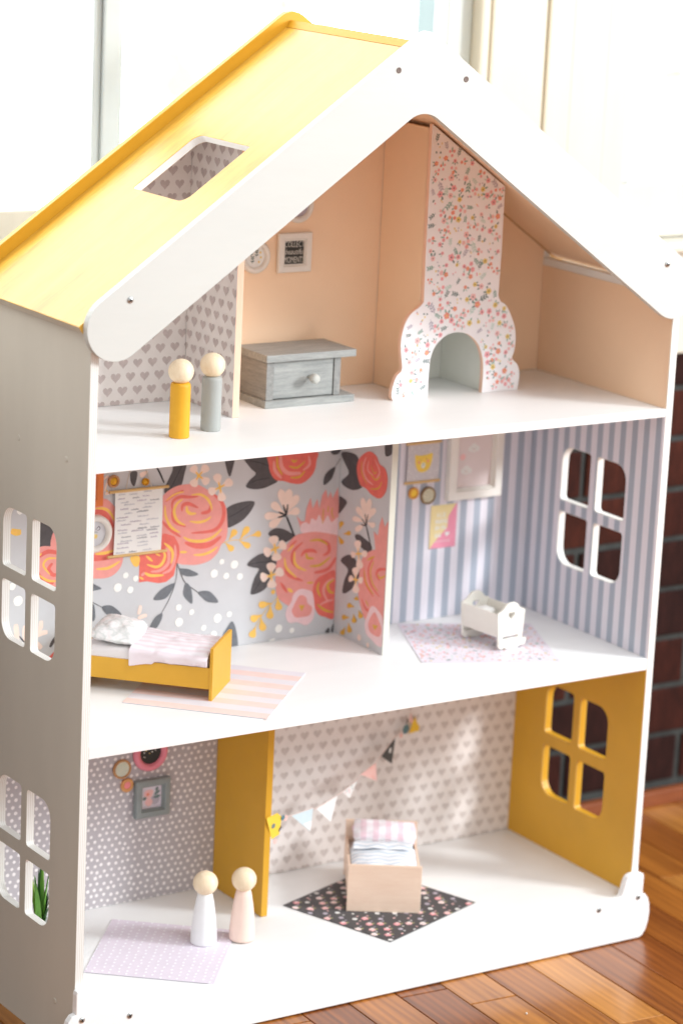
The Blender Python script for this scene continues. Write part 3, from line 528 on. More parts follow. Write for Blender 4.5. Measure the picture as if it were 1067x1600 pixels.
# ---- fireplace in the attic
FY = 0.1571
Lp = [(.5044, .7515), (.4986, .7458), (.4868, .738), (.4794, .7257), (.476, .7088), (.4768, .6951), (.4794, .676), (.4727, .6688), (.4678, .6563), (.467, .646), (.4690, B1 + e)]
Rp = [(.6076, .7534), (.6113, .7463), (.6191, .7415), (.6275, .7288), (.6339, .7144), (.6361, .7003), (.6349, .6863), (.6323, .6785), (.6404, .6709), (.6444, .661), (.6441, .6504), (.6427, B1 + e)]
Ap = [(.5165, B1 + e), (.5163, .664), (.5178, .6872), (.5242, .7005), (.536, .7101), (.5483, .7137), (.5609, .7129), (.5716, .7087), (.5829, .6985), (.5904, .6823), (.5925, .664), (.5920, B1 + e)]
cm = lambda q: catmull(q, False, 4)
topz = lambda x: roof_top(x) - RT - .0018
fo = [(.5035, topz(.5035) - .001), (.5035, .80)] + cm(Lp) + cm(Ap) + cm(Rp[::-1]) + [(.6086, .80), (.6080, topz(.608))]
M_floral = paint('floral_paper', rgb(250, 244, 245), 0.6, 0.02, 60)
bm = bmesh.new()
plate(bm, fo, [], 0.0062, lambda u, v, w: (u, FY - .0062 + w, v), 0, 1, 1, 0.0003)
fire = hp('fireplace', bm, [M_floral, M_peachedge], label='chimney front covered in small flower print with arched opening')
M_fbox = paint('firebox_paint', rgb(238, 238, 230), 0.6, 0.03, 20)
bm = bmesh.new()
box(bm, (.5975, FY + .0002, B1 + e), (.6035, D - .0008, .9)); hp('firebox', bm, [M_fbox], parent=fire)
bm = bmesh.new()
box(bm, (WX4 + .0066, D - .0016, B1 + e), (.5972, D - .0008, .74)); box(bm, (WX4 + .0064, FY + .0006, B1 + e), (WX4 + .0074, D - .0020, .74)); box(bm, (WX4 + .0078, FY + .0006, .728), (.5970, D - .0022, .7295))
hp('firebox', bm, [M_fbox], parent=fire)
# small flower print helpers
FP = {'pk': paint('print_pink', rgb(243, 168, 172), .6, .08, 200), 'cr': paint('print_coral', rgb(241, 152, 130), .6, .08, 200), 'ye': paint('print_yellow', rgb(236, 206, 120), .6, .08, 200),
      'gn': paint('print_green', rgb(140, 172, 160), .6, .12, 200), 'gd': paint('print_dark_green', rgb(118, 134, 132), .6, .12, 200), 'dk': paint('print_dark', rgb(104, 84, 90), .6, .1, 200),
      'ph': paint('print_pale_pink', rgb(246, 196, 194), .6, .06, 200), 'lv': paint('print_lilac', rgb(190, 180, 192), .6, .08, 200), 'mi': paint('print_mint', rgb(204, 220, 212), .6, .06, 200)}
def rosette(p, x, y, r, m, cm=None, n=5, layer=1):
    a0 = random.uniform(0, 6); pts = []
    for i in range(n * 4):
        a = a0 + 2 * PI * i / (n * 4); rr = r * (0.72 + 0.28 * abs(math.cos(a * n / 2 - a0 * n / 2))) * random.uniform(.95, 1.05)
        pts.append((x + rr * math.cos(a), y + rr * math.sin(a)))
    p.poly(pts, m, layer)
    if cm: p.dot(x, y, r * .24, cm, 7, layer=layer + 1)
def leaf(p, x, y, a, l, w, m, layer=0.5):
    d = (math.cos(a), math.sin(a)); n = (-d[1], d[0])
    p.poly([(x + d[0] * l * t + n[0] * w * k, y + d[1] * l * t + n[1] * w * k) for t, k in ((0, 0), (.35, .5), (.7, .4), (1, 0), (.7, -.4), (.35, -.5))], m, layer)
def posy(p, x, y, s):
    k = random.random(); F = FP
    a = random.uniform(0, 2 * PI)
    if k < .42:
        c = random.choice(('pk', 'pk', 'cr', 'ye', 'ph'))
        for i in range(random.choice((1, 2, 2, 3))): leaf(p, x + .6 * s * math.cos(a + i * .9), y + .6 * s * math.sin(a + i * .9), a + i * .9, s * 1.3, s * .55, F[random.choice(('gn', 'gd', 'mi', 'gd'))])
        rosette(p, x, y, s * random.uniform(.75, 1.05), F[c], F['dk'] if c in ('ye', 'pk', 'ph') else F['ye'])
    elif k < .62:
        for i in range(3): rosette(p, x + s * .9 * math.cos(a + i * 2.1), y + s * .9 * math.sin(a + i * 2.1), s * random.uniform(.45, .75), F[random.choice(('pk', 'cr', 'ph'))], F['ye'] if i == 0 else None)
        leaf(p, x, y, a + 1, s * 2, s * .5, F['gn'])
    elif k < .86:
        dx, dy = math.cos(a) * s * 1.4, math.sin(a) * s * 1.4; g = F[random.choice(('gn', 'gd', 'lv', 'mi', 'gd'))]
        p.stroke([(x - dx, y - dy), (x + .2 * s, y), (x + dx, y + dy)], s * .22, g, .5, layer=.4)
        for t in (-.5, .1, .7):
            for sg in (1, -1): leaf(p, x + dx * t, y + dy * t, a + sg * .75, s * 1.15, s * .5, g)
    else:
        for i in range(3): p.dot(x + random.uniform(-1, 1) * s, y + random.uniform(-1, 1) * s, s * .3, F[random.choice(('lv', 'ye', 'gd', 'pk'))], 7, layer=.5)
def scatter(p, poly, n, sp, s0, s1, tries=6000):
    pts = []
    x0 = min(q[0] for q in poly); x1 = max(q[0] for q in poly); y0 = min(q[1] for q in poly); y1 = max(q[1] for q in poly)
    for _ in range(tries):
        q = (random.uniform(x0, x1), random.uniform(y0, y1)); s = random.uniform(s0, s1); m = s * 1.7
        if not all(inside((q[0] + dx, q[1] + dy), poly) for dx, dy in ((m, 0), (-m, 0), (0, m), (0, -m))): continue
        if any((q[0] - a) ** 2 + (q[1] - b) ** 2 < sp * sp for a, b in pts): continue
        pts.append(q); posy(p, q[0], q[1], s)
        if len(pts) >= n: break
p = Print(lambda u, v, w: (u, FY - .0062 - w, v))
scatter(p, fo, 250, .0088, .0026, .0045, 22000)
hp('flower_print', p.bm, p.mats, parent=fire, recalc=False)
# screws and screw holes
def screw(x, z, hole=False, out=0.0):
    M = Matrix.Translation((x, -TF, z)) @ Matrix.Rotation(PI / 2, 4, 'X')
    bm = bmesh.new()
    if hole:
        lathe(bm, [(0.0029, -.0002), (0.0031, .00035), (0.0026, .0005), (0.0022, .0003), (0, .0003)], 18, 0, M)
        hp('screw_hole', bm, [M_hole], recalc=True)
    else:
        lathe(bm, [(0.0034, -.0004), (0.0034, .0006 + out), (0.0026, .0014 + out), (0, .0016 + out)], 18, 0, M)
        for a in (0.5, 0.5 + PI / 2): box(bm, (-.0019, -.00045, .0012 + out), (.0019, .00045, .00175 + out), 1, 0, M @ Matrix.Rotation(a, 4, 'Z'))
        hp('screw', bm, [M_steel, M_black])
for a in ((.0378, .8071), (.719, .8089), (.0615, .0432), (.6874, .0477), (.7455, .0533), (.0045, .0497)): screw(*a)
for a in ((.3441, 1.0277), (.4294, 1.0174)): screw(*a, hole=True)
# filled screw heads on the left side
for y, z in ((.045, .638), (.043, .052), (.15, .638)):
    bm = bmesh.new(); lathe(bm, [(.0032, -.0001), (.0032, .0003), (.0026, .0004), (0, .0003)], 16, 0, Matrix.Translation((0, y, z)) @ Matrix.Rotation(-PI / 2, 4, 'Y')); hp('screw_plug', bm, M_side_shaded)

# ------------------------------------------------------------------ the room behind: floor, brick wall, windows, daylight
M_gap = flat('floor_joint', rgb(52, 28, 14), .7)
fl = bmesh.new(); box(fl, (-4, -4.5, -.03), (4, .353, -.0035))
floor = tag(obj('floor', fl, M_gap), kind='structure')
XF['floor'] = Matrix.Identity(4)
def wood(i):
    tones = [((108, 54, 16), (186, 116, 46)), ((92, 42, 14), (172, 102, 40)), ((124, 68, 22), (198, 130, 58)), ((84, 38, 12), (160, 90, 34)), ((136, 78, 28), (208, 142, 68))]
    a, b = tones[i]
    m, nt, bs = nodes_of('oak_board')
    tc = add(nt, 'ShaderNodeTexCoord'); mp = add(nt, 'ShaderNodeMapping'); mp.inputs['Scale'].default_value = (34, 2.2, 8)
    link(nt, tc.outputs['Object'], mp.inputs[0])
    oi = add(nt, 'ShaderNodeObjectInfo'); cb = add(nt, 'ShaderNodeCombineXYZ')
    link(nt, mth(nt, 'MULTIPLY', oi.outputs['Random'], 90.0), cb.inputs[0]); link(nt, mth(nt, 'MULTIPLY', oi.outputs['Random'], 37.0), cb.inputs[1])
    link(nt, cb.outputs[0], mp.inputs['Location'])
    n1 = add(nt, 'ShaderNodeTexNoise'); n1.inputs['Scale'].default_value = 1.0; n1.inputs['Detail'].default_value = 9; n1.inputs['Roughness'].default_value = .62; n1.inputs['Distortion'].default_value = 1.4
    link(nt, mp.outputs[0], n1.inputs['Vector'])
    wv = add(nt, 'ShaderNodeTexWave'); wv.inputs['Scale'].default_value = .9; wv.inputs['Distortion'].default_value = 7; wv.inputs['Detail'].default_value = 3
    link(nt, mp.outputs[0], wv.inputs['Vector'])
    f = mth(nt, 'ADD', mth(nt, 'MULTIPLY', n1.outputs[0], .88), mth(nt, 'MULTIPLY', wv.outputs[0], .12))
    link(nt, ramp(nt, f, (.25, rgb(*a)), (.75, rgb(*b))), bs.inputs['Base Color'])
    bs.inputs['Roughness'].default_value = .30; bs.inputs['Coat Weight'].default_value = .15; bs.inputs['Coat Roughness'].default_value = .1
    bump(nt, bs, f, .12, .0008)
    return m
WOODS = [wood(i) for i in range(5)]
rnd = random.Random(11)
ang = math.radians(-3.2); bw = .0613
protos = []
for m in range(5):
    for Lb in (.34, .47):
        bm = bmesh.new(); box(bm, (-bw / 2 + .0008, -Lb / 2 + .0008, -.02), (bw / 2 - .0008, Lb / 2 - .0008, 0), 0, .0009)
        me = bpy.data.meshes.new('floor_board'); bmesh.ops.recalc_face_normals(bm, faces=bm.faces[:]); bm.to_mesh(me); bm.free(); me.materials.append(WOODS[m]); protos.append((me, Lb))
RX = Matrix.Rotation(ang, 4, 'Z')
nb = 0
for i in range(-14, 22):
    xc = .5245 - bw / 2 + i * bw
    y = .352 + .13 - rnd.uniform(.0, .3)
    if i == 2: y = -.160 + .34
    first = True
    y_hi = .352 + .14
    seq = []
    # one cut board against the wall, then whole boards toward the viewer
    yy = y
    while yy > -.75: 
        me, Lb = protos[rnd.randrange(10)]
        if i == 2 and abs(yy - .18) < .001: me, Lb = protos[8]
        if i == 2 and yy < -.1: me, Lb = protos[5]
        seq.append((me, yy - Lb / 2, Lb)); yy -= Lb
    if y_hi - y > .012:
        bm = bmesh.new(); box(bm, (-bw / 2 + .0006, y + .0006 - (y + y_hi) / 2, -.02), (bw / 2 - .0006, y_hi - (y + y_hi) / 2, 0), 0, .0009)
        o = obj('floor_board', bm, WOODS[rnd.randrange(5)], floor); o.location = RX @ Vector((xc, (y + y_hi) / 2, 0)); o.rotation_euler = (0, 0, ang); nb += 1
    for me, yc, Lb in seq:
        o = bpy.data.objects.new('floor_board', me); COL.objects.link(o); o.parent = floor
        o.location = RX @ Vector((xc, yc, 0)); o.rotation_euler = (0, 0, ang); nb += 1
# plank run beyond the pieces one can pick apart
M_far = WOODS[0]
bm = bmesh.new()
for (x0, y0, x1, y1) in ((-4, -4.4, 4, -.80), (-4, -.80, -.50, .352), (1.90, -.80, 4, .352)): box(bm, (x0, y0, -.02), (x1, y1, -.0012))
tag(obj('far_planks', bm, M_far, floor), kind='stuff')
# lint on the boards
for x, y, r in ((1.035, .237, .004), (.50, -.123, .0012)):
    bm = bmesh.new(); bmesh.ops.create_icosphere(bm, subdivisions=2, radius=r)
    for v in bm.verts: v.co *= 1 + .35 * noise.noise(v.co * 900)
    o = obj('lint', bm, flat('lint', rgb(225, 222, 215), .9), smooth=True); o.location = (x, y, r * .8)
    tag(o, 'small ball of pale lint on the floor boards behind the house' if r > .002 else 'tiny pale crumb on the floor boards in front of the house', 'lint'); XF[o.name] = Matrix.Translation(o.location)
# brick wall
YB = .3535
M_mortar = paint('mortar', rgb(56, 58, 56), .9, .3, 60, (1, 1, 1), .6, 120)
bm = bmesh.new(); box(bm, (-1.2, YB + .003, 0), (2.4, YB + .10, .618))
wall = tag(obj('brick_wall', bm, M_mortar), kind='structure'); XF['brick_wall'] = Matrix.Identity(4)
def brickmat(i, c):
    m, nt, b = nodes_of('dark_red_brick')
    n = tex_noise(nt, 55, 6, .7, (1, 1, .35)); link(nt, ramp(nt, n, (.3, scale_c(c, .5)), (.7, scale_c(c, 1.7))), b.inputs['Base Color'])
    b.inputs['Roughness'].default_value = .85; b.inputs['Specular IOR Level'].default_value = .2; bump(nt, b, tex_noise(nt, 160, 4, .7, (1, 1, .3)), .5, .002); return m
BM = [brickmat(i, rgb(*c)) for i, c in enumerate(((50, 20, 13), (40, 17, 13), (57, 24, 15), (39, 17, 14)))]
BL, BP = .186, .1955
bpro = []
for i in range(8):
    bm = bmesh.new(); box(bm, (-BL / 2, 0, -.0298), (BL / 2, .06, .0298), 0, .0022)
    for v in bm.verts: v.co += Vector((0, random.uniform(-.0008, .0008), random.uniform(-.0006, .0006)))
    me = bpy.data.meshes.new('brick'); bmesh.ops.recalc_face_normals(bm, faces=bm.faces[:]); bm.to_mesh(me); bm.free(); me.materials.append(BM[i % 4]); bpro.append(me)
for r in range(9):
    zc = .0635 + .0679 * r
    x = 1.1064 - BP / 2 + (BP * .5 if r % 2 else 0) - 11 * BP
    while x < 2.3:
        if x > -1.1:
            o = bpy.data.objects.new('brick', rnd.choice(bpro)); COL.objects.link(o); o.parent = wall
            o.location = (x, YB - .0005 + rnd.uniform(-.0012, .0012), zc)
        x += BP
bm = bmesh.new(); box(bm, (-1.2, YB - .012, 0), (2.4, YB + .002, .0225), 0, .003)
tag(obj('baseboard', bm, grain('baseboard_wood', rgb(112, 52, 22), rgb(146, 78, 36), 8, (2, 20, 20), .4), wall))
# windows in the wall above the bricks
M_trim = paint('old_white_trim', rgb(216, 210, 194), .4, .035, 8, (3, 3, .6), .25, 60, (2, 2, .3))
M_sash_shaded = paint('sash_white_shaded', rgb(192, 198, 196), .4, .04, 10)  # window white greyed down: the shade of a backlit frame, put into the paint
mg, ntg, bg_ = nodes_of('window_glass')
tr = add(ntg, 'ShaderNodeBsdfTransparent'); gl = add(ntg, 'ShaderNodeBsdfGlossy'); gl.inputs['Roughness'].default_value = .02
mx = add(ntg, 'ShaderNodeMixShader'); mx.inputs[0].default_value = .05
link(ntg, tr.outputs[0], mx.inputs[1]); link(ntg, gl.outputs[0], mx.inputs[2]); link(ntg, mx.outputs[0], ntg.nodes['Material Output'].inputs[0])
def window(x0, x1, mull, label, z0=.7665, z1=1.72, stile=.05):
    t = thing('window', label, 'window', ((x0 + x1) / 2, .37, .62))
    P = lambda n, lo, hi, m=M_sash_shaded, bev=.002: obj(n, boxm(lo, hi, bev), m, t, world=True)
    P('sill', (x0 - .02, .332, .7535), (x1 + .02, .43, .7660), M_trim, .004)
    P('apron', (x0 - .02, .3465, .6195), (x1 + .02, .44, .7530), M_trim, .003)
    P('frame', (x0, .372, z0 + .0025), (x1, .402, .838), M_trim)
    P('frame', (x0, .372, z1 - .06), (x1, .402, z1))
    P('frame', (x0, .3725, .8385), (x0 + stile, .4015, z1 - .0605)); P('frame', (x1 - stile, .3725, .8385), (x1, .4015, z1 - .0605))
    for a, b in mull:
        P('mullion', (a, .3725, .8385), (b, .4015, z1 - .0605)); P('mullion', (a + .009, .3655, .8390), (b - .007, .3722, z1 - .061))
    edges = [x0 + stile] + [q for ab in mull for q in ab] + [x1 - stile]
    for a, b in zip(edges[::2], edges[1::2]):
        P('pane', (a - .002, .386, .8365), (b + .002, .389, z1 - .0585), mg, 0)
    return t
wl = window(-.46, .7105, [(.1985, .2350)], 'wide white window behind the yellow roof with a central mullion', stile=.036)
wr = window(.9400, 2.1, [(1.50, 1.536)], 'bright white window at the right above the brick wall', stile=.03)
def trim(a, b, y, par, z0=.6195, z1=1.85, bev=.003): obj('casing', boxm((a, y, z0), (b, .44, z1), bev), M_trim, par, world=True)
for a, b, y in ((.7110, .7240, .3525), (.7242, .8060, .3490), (.8070, .8440, .3450), (.8442, .9010, .3470), (.9012, .9395, .3500)): trim(a, b, y, wl)
for a, b, y in ((-.62, -.4605, .346),): trim(a, b, y, wl)
obj('head', boxm((-1.2, .345, 1.7205), (2.4, .44, 1.85), .003), M_trim, wl, world=True)
bm = bmesh.new(); box(bm, (-2.6, .350, 0), (-1.205, .44, 1.9)); box(bm, (-1.204, .350, .6185), (-.6205, .44, 1.9))
tag(obj('plaster_wall', bm, paint('plaster', rgb(232, 228, 220), .7, .02, 6)), kind='structure')
# overcast brightness outside
ms, nts, bss = nodes_of('bright_sky')
em = add(nts, 'ShaderNodeEmission'); n = tex_noise(nts, 4.5, 3, .6)
link(nts, ramp(nts, n, (.36, (.195, .195, .160, 1)), (.46, (1.0, 1.0, 1.0, 1)), (.62, (.94, .98, 1.0, 1))), em.inputs[0]); em.inputs[1].default_value = 5.0
link(nts, em.outputs[0], nts.nodes['Material Output'].inputs[0])
bm = bmesh.new(); box(bm, (-5, 2.2, -1.5), (6, 2.25, 5.5))
tag(obj('sky', bm, ms), kind='structure')

M_post = paint('porch_paint', rgb(132, 150, 150), .6, .05, 6)
for x, w_, lb in ((1.245, .040, 'narrow grey-green post outside the window, left of its twin'), (1.316, .056, 'wider grey-green post outside the window, against the casing')):
    t = thing('porch_post', lb, 'post', (x, 1.20, -1.2)); obj('shaft', boxm((-w_ / 2, -.03, 0), (w_ / 2, .03, 3.6), .004), M_post, t); obj('cap', boxm((-w_ / 2 - .01, -.04, 3.601), (w_ / 2 + .01, .04, 3.65), .004), M_post, t)

# ------------------------------------------------------------------ peg dolls
M_peg = grain('pale_maple', rgb(236, 210, 170), rgb(254, 238, 212), 70, (1, 1, .16), .5)
def doll(label, x, y, z, m, cone=False):
    t = thing('peg_doll', label, 'peg doll', (x, y, z), 0, 'wooden peg dolls')
    if cone:
        b = [(0, 0), (.0132, 0), (.0143, .0008), (.0147, .003), (.0144, .012), (.0132, .026), (.0115, .040), (.0096, .0515), (.0082, .0575), (.0070, .0598), (0, .0600)]; hz, hr = .0705, .01385
    else:
        b = [(0, 0), (.0102, 0), (.0106, .0007), (.0107, .002), (.0107, .0535), (.0104, .0562), (.0095, .0578), (.006, .0585), (0, .0586)]; hz, hr = .0700, .01335
    bm = bmesh.new(); lathe(bm, b, 40); obj('body', bm, m, t)
    bm = bmesh.new(); pr = []
    for i in range(19):
        a = -PI / 2 + PI * i / 18; pr.append((max(hr * math.cos(a), 0) if 0 < i < 18 else 0, hz + hr * .985 * math.sin(a)))
    lathe(bm, pr, 40); obj('head', bm, M_peg, t)
doll('straight peg doll with mustard yellow body, nearest the attic edge', .151, .0805, B1, paint('doll_mustard', rgb(226, 166, 30), .55, .05, 60, (1, 1, .2), .35, 200))
doll('straight peg doll with plain grey body, beside the attic partition', .1992, .0975, B1, paint('doll_grey', rgb(168, 170, 166), .55, .05, 60, (1, 1, .2), .35, 200))
doll('cone shaped peg doll with white body standing on the lavender rug', .2144, .0986, Z0 + .0010, paint('doll_white', rgb(240, 240, 240), .5, .02, 60), True)
doll('cone shaped peg doll with pale peach body just right of the lavender rug', .2582, .0886, Z0 + .0010, paint('doll_peach', rgb(246, 218, 204), .5, .02, 60), True)
# ------------------------------------------------------------------ grey chest
M_gw = grain('grey_wood', rgb(132, 134, 132), rgb(172, 172, 168), 26, (1.0, 8, 9), .6, 0, .4)
M_gwd = grain('grey_wood_side', rgb(122, 122, 120), rgb(158, 156, 152), 26, (8, 1, 9), .6, 0, .4)
t = thing('wooden_chest', 'small grey washed wooden chest with one drawer and round knob', 'chest', (.368, .1985, B1))
ox, oy = .368, .1985; y0 = .1658 - oy; y1 = .2335 - oy
X0, X1 = .3093 - ox, .4268 - ox
obj('base_moulding', boxm((X0, y0, 0), (X1, y1, .0082), .0008), M_gw, t)
obj('lid', boxm((X0, y0, .0512), (X1, y1, .0594), .001), M_gw, t)
cx0, cx1 = X0 + .0030, X1 - .0175
yb = y0 + .0040
obj('side_board', boxm((cx0, yb, .0083), (cx0 + .0095, y1 - .004, .0511), .0004), M_gwd, t)
obj('side_board', boxm((cx1 - .0085, yb, .0083), (cx1, y1 - .004, .0511), .0004), M_gwd, t)
obj('rear_board', boxm((cx0 + .0097, y1 - .009, .0083), (cx1 - .0087, y1 - .0045, .0511)), M_gw, t)
dr = obj('drawer', boxm((cx0 + .0100, yb + .0012, .0092), (cx1 - .0094, yb + .050, .0505), .0006), M_gw, t)
bm = bmesh.new()
kx = .3684 - ox
lathe(bm, [(.0022, 0), (.0022, .005), (.0048, .0075), (.0058, .0115), (.0050, .0148), (.0030, .0160), (0, .0163)], 24, 0, Matrix.Translation((kx, yb + .0012, .0312)) @ Matrix.Rotation(PI / 2, 4, 'X'))
obj('knob', bm, grain('knob_wood', rgb(172, 172, 166), rgb(202, 200, 192), 60, (1, 1, 1), .5), dr)
# ------------------------------------------------------------------ frames and pictures on the walls
WYP = D - .0007
M_fw = paint('frame_white', rgb(232, 226, 218), .5, .03, 80, (1, 1, 1), .3, 200)
def rect_frame(label, cat, x0, z0, x1, z1, wd, dep, m, art, wdb=None, name='picture_frame', group=None):
    """framed print: moulding with a stepped inner lip, returns (thing, Print) in local x, z"""
    cx, cz = (x0 + x1) / 2, (z0 + z1) / 2; hx, hz = (x1 - x0) / 2, (z1 - z0) / 2
    t = thing(name, label, cat, (cx, WYP, cz), 0, group)
    f = lambda u, v, w: (u, -dep + w, v)
    bm = bmesh.new(); plate(bm, [(-hx, -hz), (hx, -hz), (hx, hz), (-hx, hz)], [[(-hx + wd, -hz + wd), (hx - wd, -hz + wd), (hx - wd, hz - wd), (-hx + wd, hz - wd)]], dep, f, 0, 0, 0, min(.0012, wd * .25))
    obj('frame', bm, m, t)
    lw = wd * .22; a, b = hx - wd + .0001, hz - wd + .0001
    bm = bmesh.new(); plate(bm, [(-a, -b), (a, -b), (a, b), (-a, b)], [[(-a + lw, -b + lw), (a - lw, -b + lw), (a - lw, b - lw), (-a + lw, b - lw)]], dep * .6, lambda u, v, w: (u, -dep * .68 + w, v), 0, 0, 0, lw * .2)
    obj('inner_lip', bm, m, t)
    p = Print(lambda u, v, w: (u, -dep * .3 - w, v), (-a, -b, a, b))
    p.poly([(-a, -b), (a, -b), (a, b), (-a, b)], art)
    return t, p, a - lw, b - lw
def ring_frame(label, cx, cz, r, ri, dep, m, art, name='round_frame', group=None):
    t = thing(name, label, 'picture frame', (cx, WYP, cz), 0, group)
    M = Matrix.Rotation(PI / 2, 4, 'X')
    bm = bmesh.new(); wm = (r - ri)
    lathe(bm, [(ri, .0002), (r - .0006, .0002), (r, .0010), (r, dep * .45), (r - wm * .25, dep * .92), (r - wm * .5, dep), (r - wm * .8, dep * .85), (ri, dep * .55), (ri, .0002)], 48, 0, M, cap=False)
    obj('frame', bm, m, t)
    p = Print(lambda u, v, w: (u, -dep * .3 - w, v))
    p.dot(0, 0, ri + .0003, art, 40, wob=0)
    return t, p
def text(parent, body, size, loc, m, fit=None, font_shear=0.0, rot=0.0, name='lettering', bold=0.0):
    cu = bpy.data.curves.new(name, 'FONT'); cu.body = body; cu.size = size; cu.align_x = 'CENTER'; cu.align_y = 'CENTER'; cu.shear = font_shear; cu.resolution_u = 2; cu.offset = bold
    o = bpy.data.objects.new('tmp', cu); COL.objects.link(o)
    dg = bpy.context.evaluated_depsgraph_get(); me = bpy.data.meshes.new_from_object(o.evaluated_get(dg))
    bpy.data.objects.remove(o); bpy.data.curves.remove(cu)
    xs = [v.co.x for v in me.vertices]; w = max(xs) - min(xs); k = fit / w if fit else 1
    ky = k if abs(k - 1) < .6 else 1
    for v in me.vertices: v.co = Vector((v.co.x * k, v.co.y, 0))
    me.transform(Matrix.Translation(loc) @ Matrix.Rotation(rot, 4, 'Y') @ Matrix.Rotation(PI / 2, 4, 'X'))
    me.materials.clear(); me.materials.append(m)
    q = bpy.data.objects.new(name, me); COL.objects.link(q); q.parent = parent; return q
M_ink = flat('print_black', rgb(46, 48, 46), .6); M_ivory = flat('print_ivory', rgb(214, 208, 198), .6); M_card = paint('print_card', rgb(236, 234, 230), .6, .02, 50)
t, p, a, b = rect_frame('square white frame with black and white lettering print on the peach wall', 'picture frame', .3644, .7770, .4084, .8215, .0076, .006, M_fw, M_ink)
obj('art_print', p.bm, p.mats, t, recalc=False)
yt = -.006 * .3 - .0004
for s, z, sz, sh, bo in (('COLLECT', .0088, .0098, 0, .0), ('beautiful', 0.0004, .0088, .35, .0), ('MOMENTS', -.0088, .0098, 0, .0)): text(t, s, sz, (.0004, yt, z), M_ivory, .0262, sh, .02, bold=bo)
t, p = ring_frame('round white frame with a sprig print beside the attic partition', .3360, .7965, .0190, .0122, .006, M_fw, M_card)
for x, z, a in ((-.004, -.004, .3), (.001, .003, 1.2), (-.006, .004, 2.2)):
    p.stroke([(x, z - .004), (x + .001, z), (x + .0005, z + .004)], .0007, FP['gd'])
    for q in (-.002, .001, .003):
        for sg in (-1, 1): leaf(p, x + .0006, z + q, PI / 2 - sg * .9, .003, .0016, FP['gd'], 3)
for x, z in ((.0065, .0045), (.005, -.006), (.0072, -.001)): p.dot(x, z, .0013, FP['ye'], layer=4)
obj('art_print', p.bm, p.mats, t, recalc=False)
t, p = ring_frame('round white frame half hidden by the gable trim, highest on the peach wall', .3905, .8515, .0194, .0124, .006, M_fw, FP['lv'])
obj('art_print', p.bm, p.mats, t, recalc=False)
# mural room
M_or = paint('frame_orange', rgb(224, 124, 62), .5, .06, 60, (1, 1, .3), .4, 160)
t, p, a, b = rect_frame('orange painted wooden frame at the left edge of the rose mural', 'picture frame', .1060, .5298, .1505, .580, .0085, .006, M_or, M_card); obj('art_print', p.bm, p.mats, t, recalc=False)
t, p = ring_frame('round white frame over the rose mural, left of the paper scroll', .1425, .4985, .0213, .0140, .0065, M_fw, paint('print_grey', rgb(206, 206, 210), .6, .03, 50))
p.stroke([(.001, .004), (.005, .008), (.0065, .005), (.003, .003)], .0009, FP['dk']); p.dot(.001, -.003, .0026, FP['ye']); p.stroke([(-.006, -.002), (-.001, .002), (.004, .001)], .0008, FP['gd'])
obj('art_print', p.bm, p.mats, t, recalc=False)
M_dowel = grain('dowel_wood', rgb(206, 162, 96), rgb(232, 196, 136), 40, (1, 10, 10), .5)
M_brass = flat('gold_paint', rgb(214, 160, 50), .35, .75); M_woodrim = grain('button_wood', rgb(176, 118, 72), rgb(210, 160, 110), 80, (1, 1, 1), .55)
def button(label, cx, cz, r, rim, face, face_r=.72, dep=.0035, boss=0, dots=None):
    t = thing('wall_button', label, 'button', (cx, WYP, cz), 0, 'round buttons hung on the walls')
    M = Matrix.Rotation(PI / 2, 4, 'X'); bm = bmesh.new()
    fr = r * face_r
    lathe(bm, [(0, .0002), (r - .0004, .0002), (r, .0008), (r, dep * .75), (r - (r - fr) * .4, dep), (fr, dep * .9), (fr, dep * .6), (0, dep * .6)], 28, 0, M); obj('rim', bm, rim, t)
    bm = bmesh.new(); pr = [(fr - .0002, dep * .62), (fr * .7, dep * .72 + boss * .5), (fr * .35, dep * .76 + boss), (0, dep * .78 + boss)]
    lathe(bm, pr, 24, 0, M, cap=False); obj('face', bm, face, t)
    if dots:
        p = Print(lambda u, v, w: (u, -dep * .82 - w, v))
        for i in range(16):
            an = i * 2.4; rr = fr * .82 * math.sqrt((i + .5) / 16); p.dot(rr * math.cos(an), rr * math.sin(an), fr * .085, dots, 7)
        obj('face_print', p.bm, p.mats, t, recalc=False)
    return t
button('wooden rimmed gold button at the top left of the rose mural', .1645, .5560, .0070, M_woodrim, M_brass, .7, .004, .0012)
button('small plain gold stud above the paper scroll', .2045, .5517, .0042, M_brass, M_brass, .8, .004, .0015)
def scroll(label, xa, xb, zt, zb, over, paper_m, tilt=0):
    cx = (xa + xb) / 2; t = thing('wall_scroll', label, 'wall hanging', (cx, WYP, (zt + zb) / 2), 0)
    h = (zt - zb) / 2; hx = (xb - xa) / 2
    bm = bmesh.new(); p = Print(lambda u, v, w: (u, -.0030 - .0010 * math.sin(PI * (v + h) / (2 * h)) - w, v))
    n = 8
    for i in range(n): p.poly([(-hx, -h + 2 * h * i / n), (hx, -h + 2 * h * i / n), (hx, -h + 2 * h * (i + 1) / n), (-hx, -h + 2 * h * (i + 1) / n)], paper_m, 0)
    for z in (h, -h):
        bm = bmesh.new(); lathe(bm, [(.0015, -hx - over), (.0017, -hx - over + .0004), (.0017, hx + over - .0004), (.0015, hx + over)], 14, 0, Matrix.Translation((0, -.0030, z)) @ Matrix.Rotation(PI / 2, 4, 'Y')); obj('dowel', bm, M_dowel, t)
    return t, p, hx, h
t, p, hx, h = scroll('white paper scroll of tiny grey script on two wooden dowels over the rose mural', .1662, .2264, .5440, .4702, .0075, M_card)
pg = [FP['lv'], paint('script_grey', rgb(194, 194, 200), .6, .05, 90), paint('script_dark', rgb(160, 160, 166), .6, .05, 90)]
rs = random.Random(4); z = h - .004
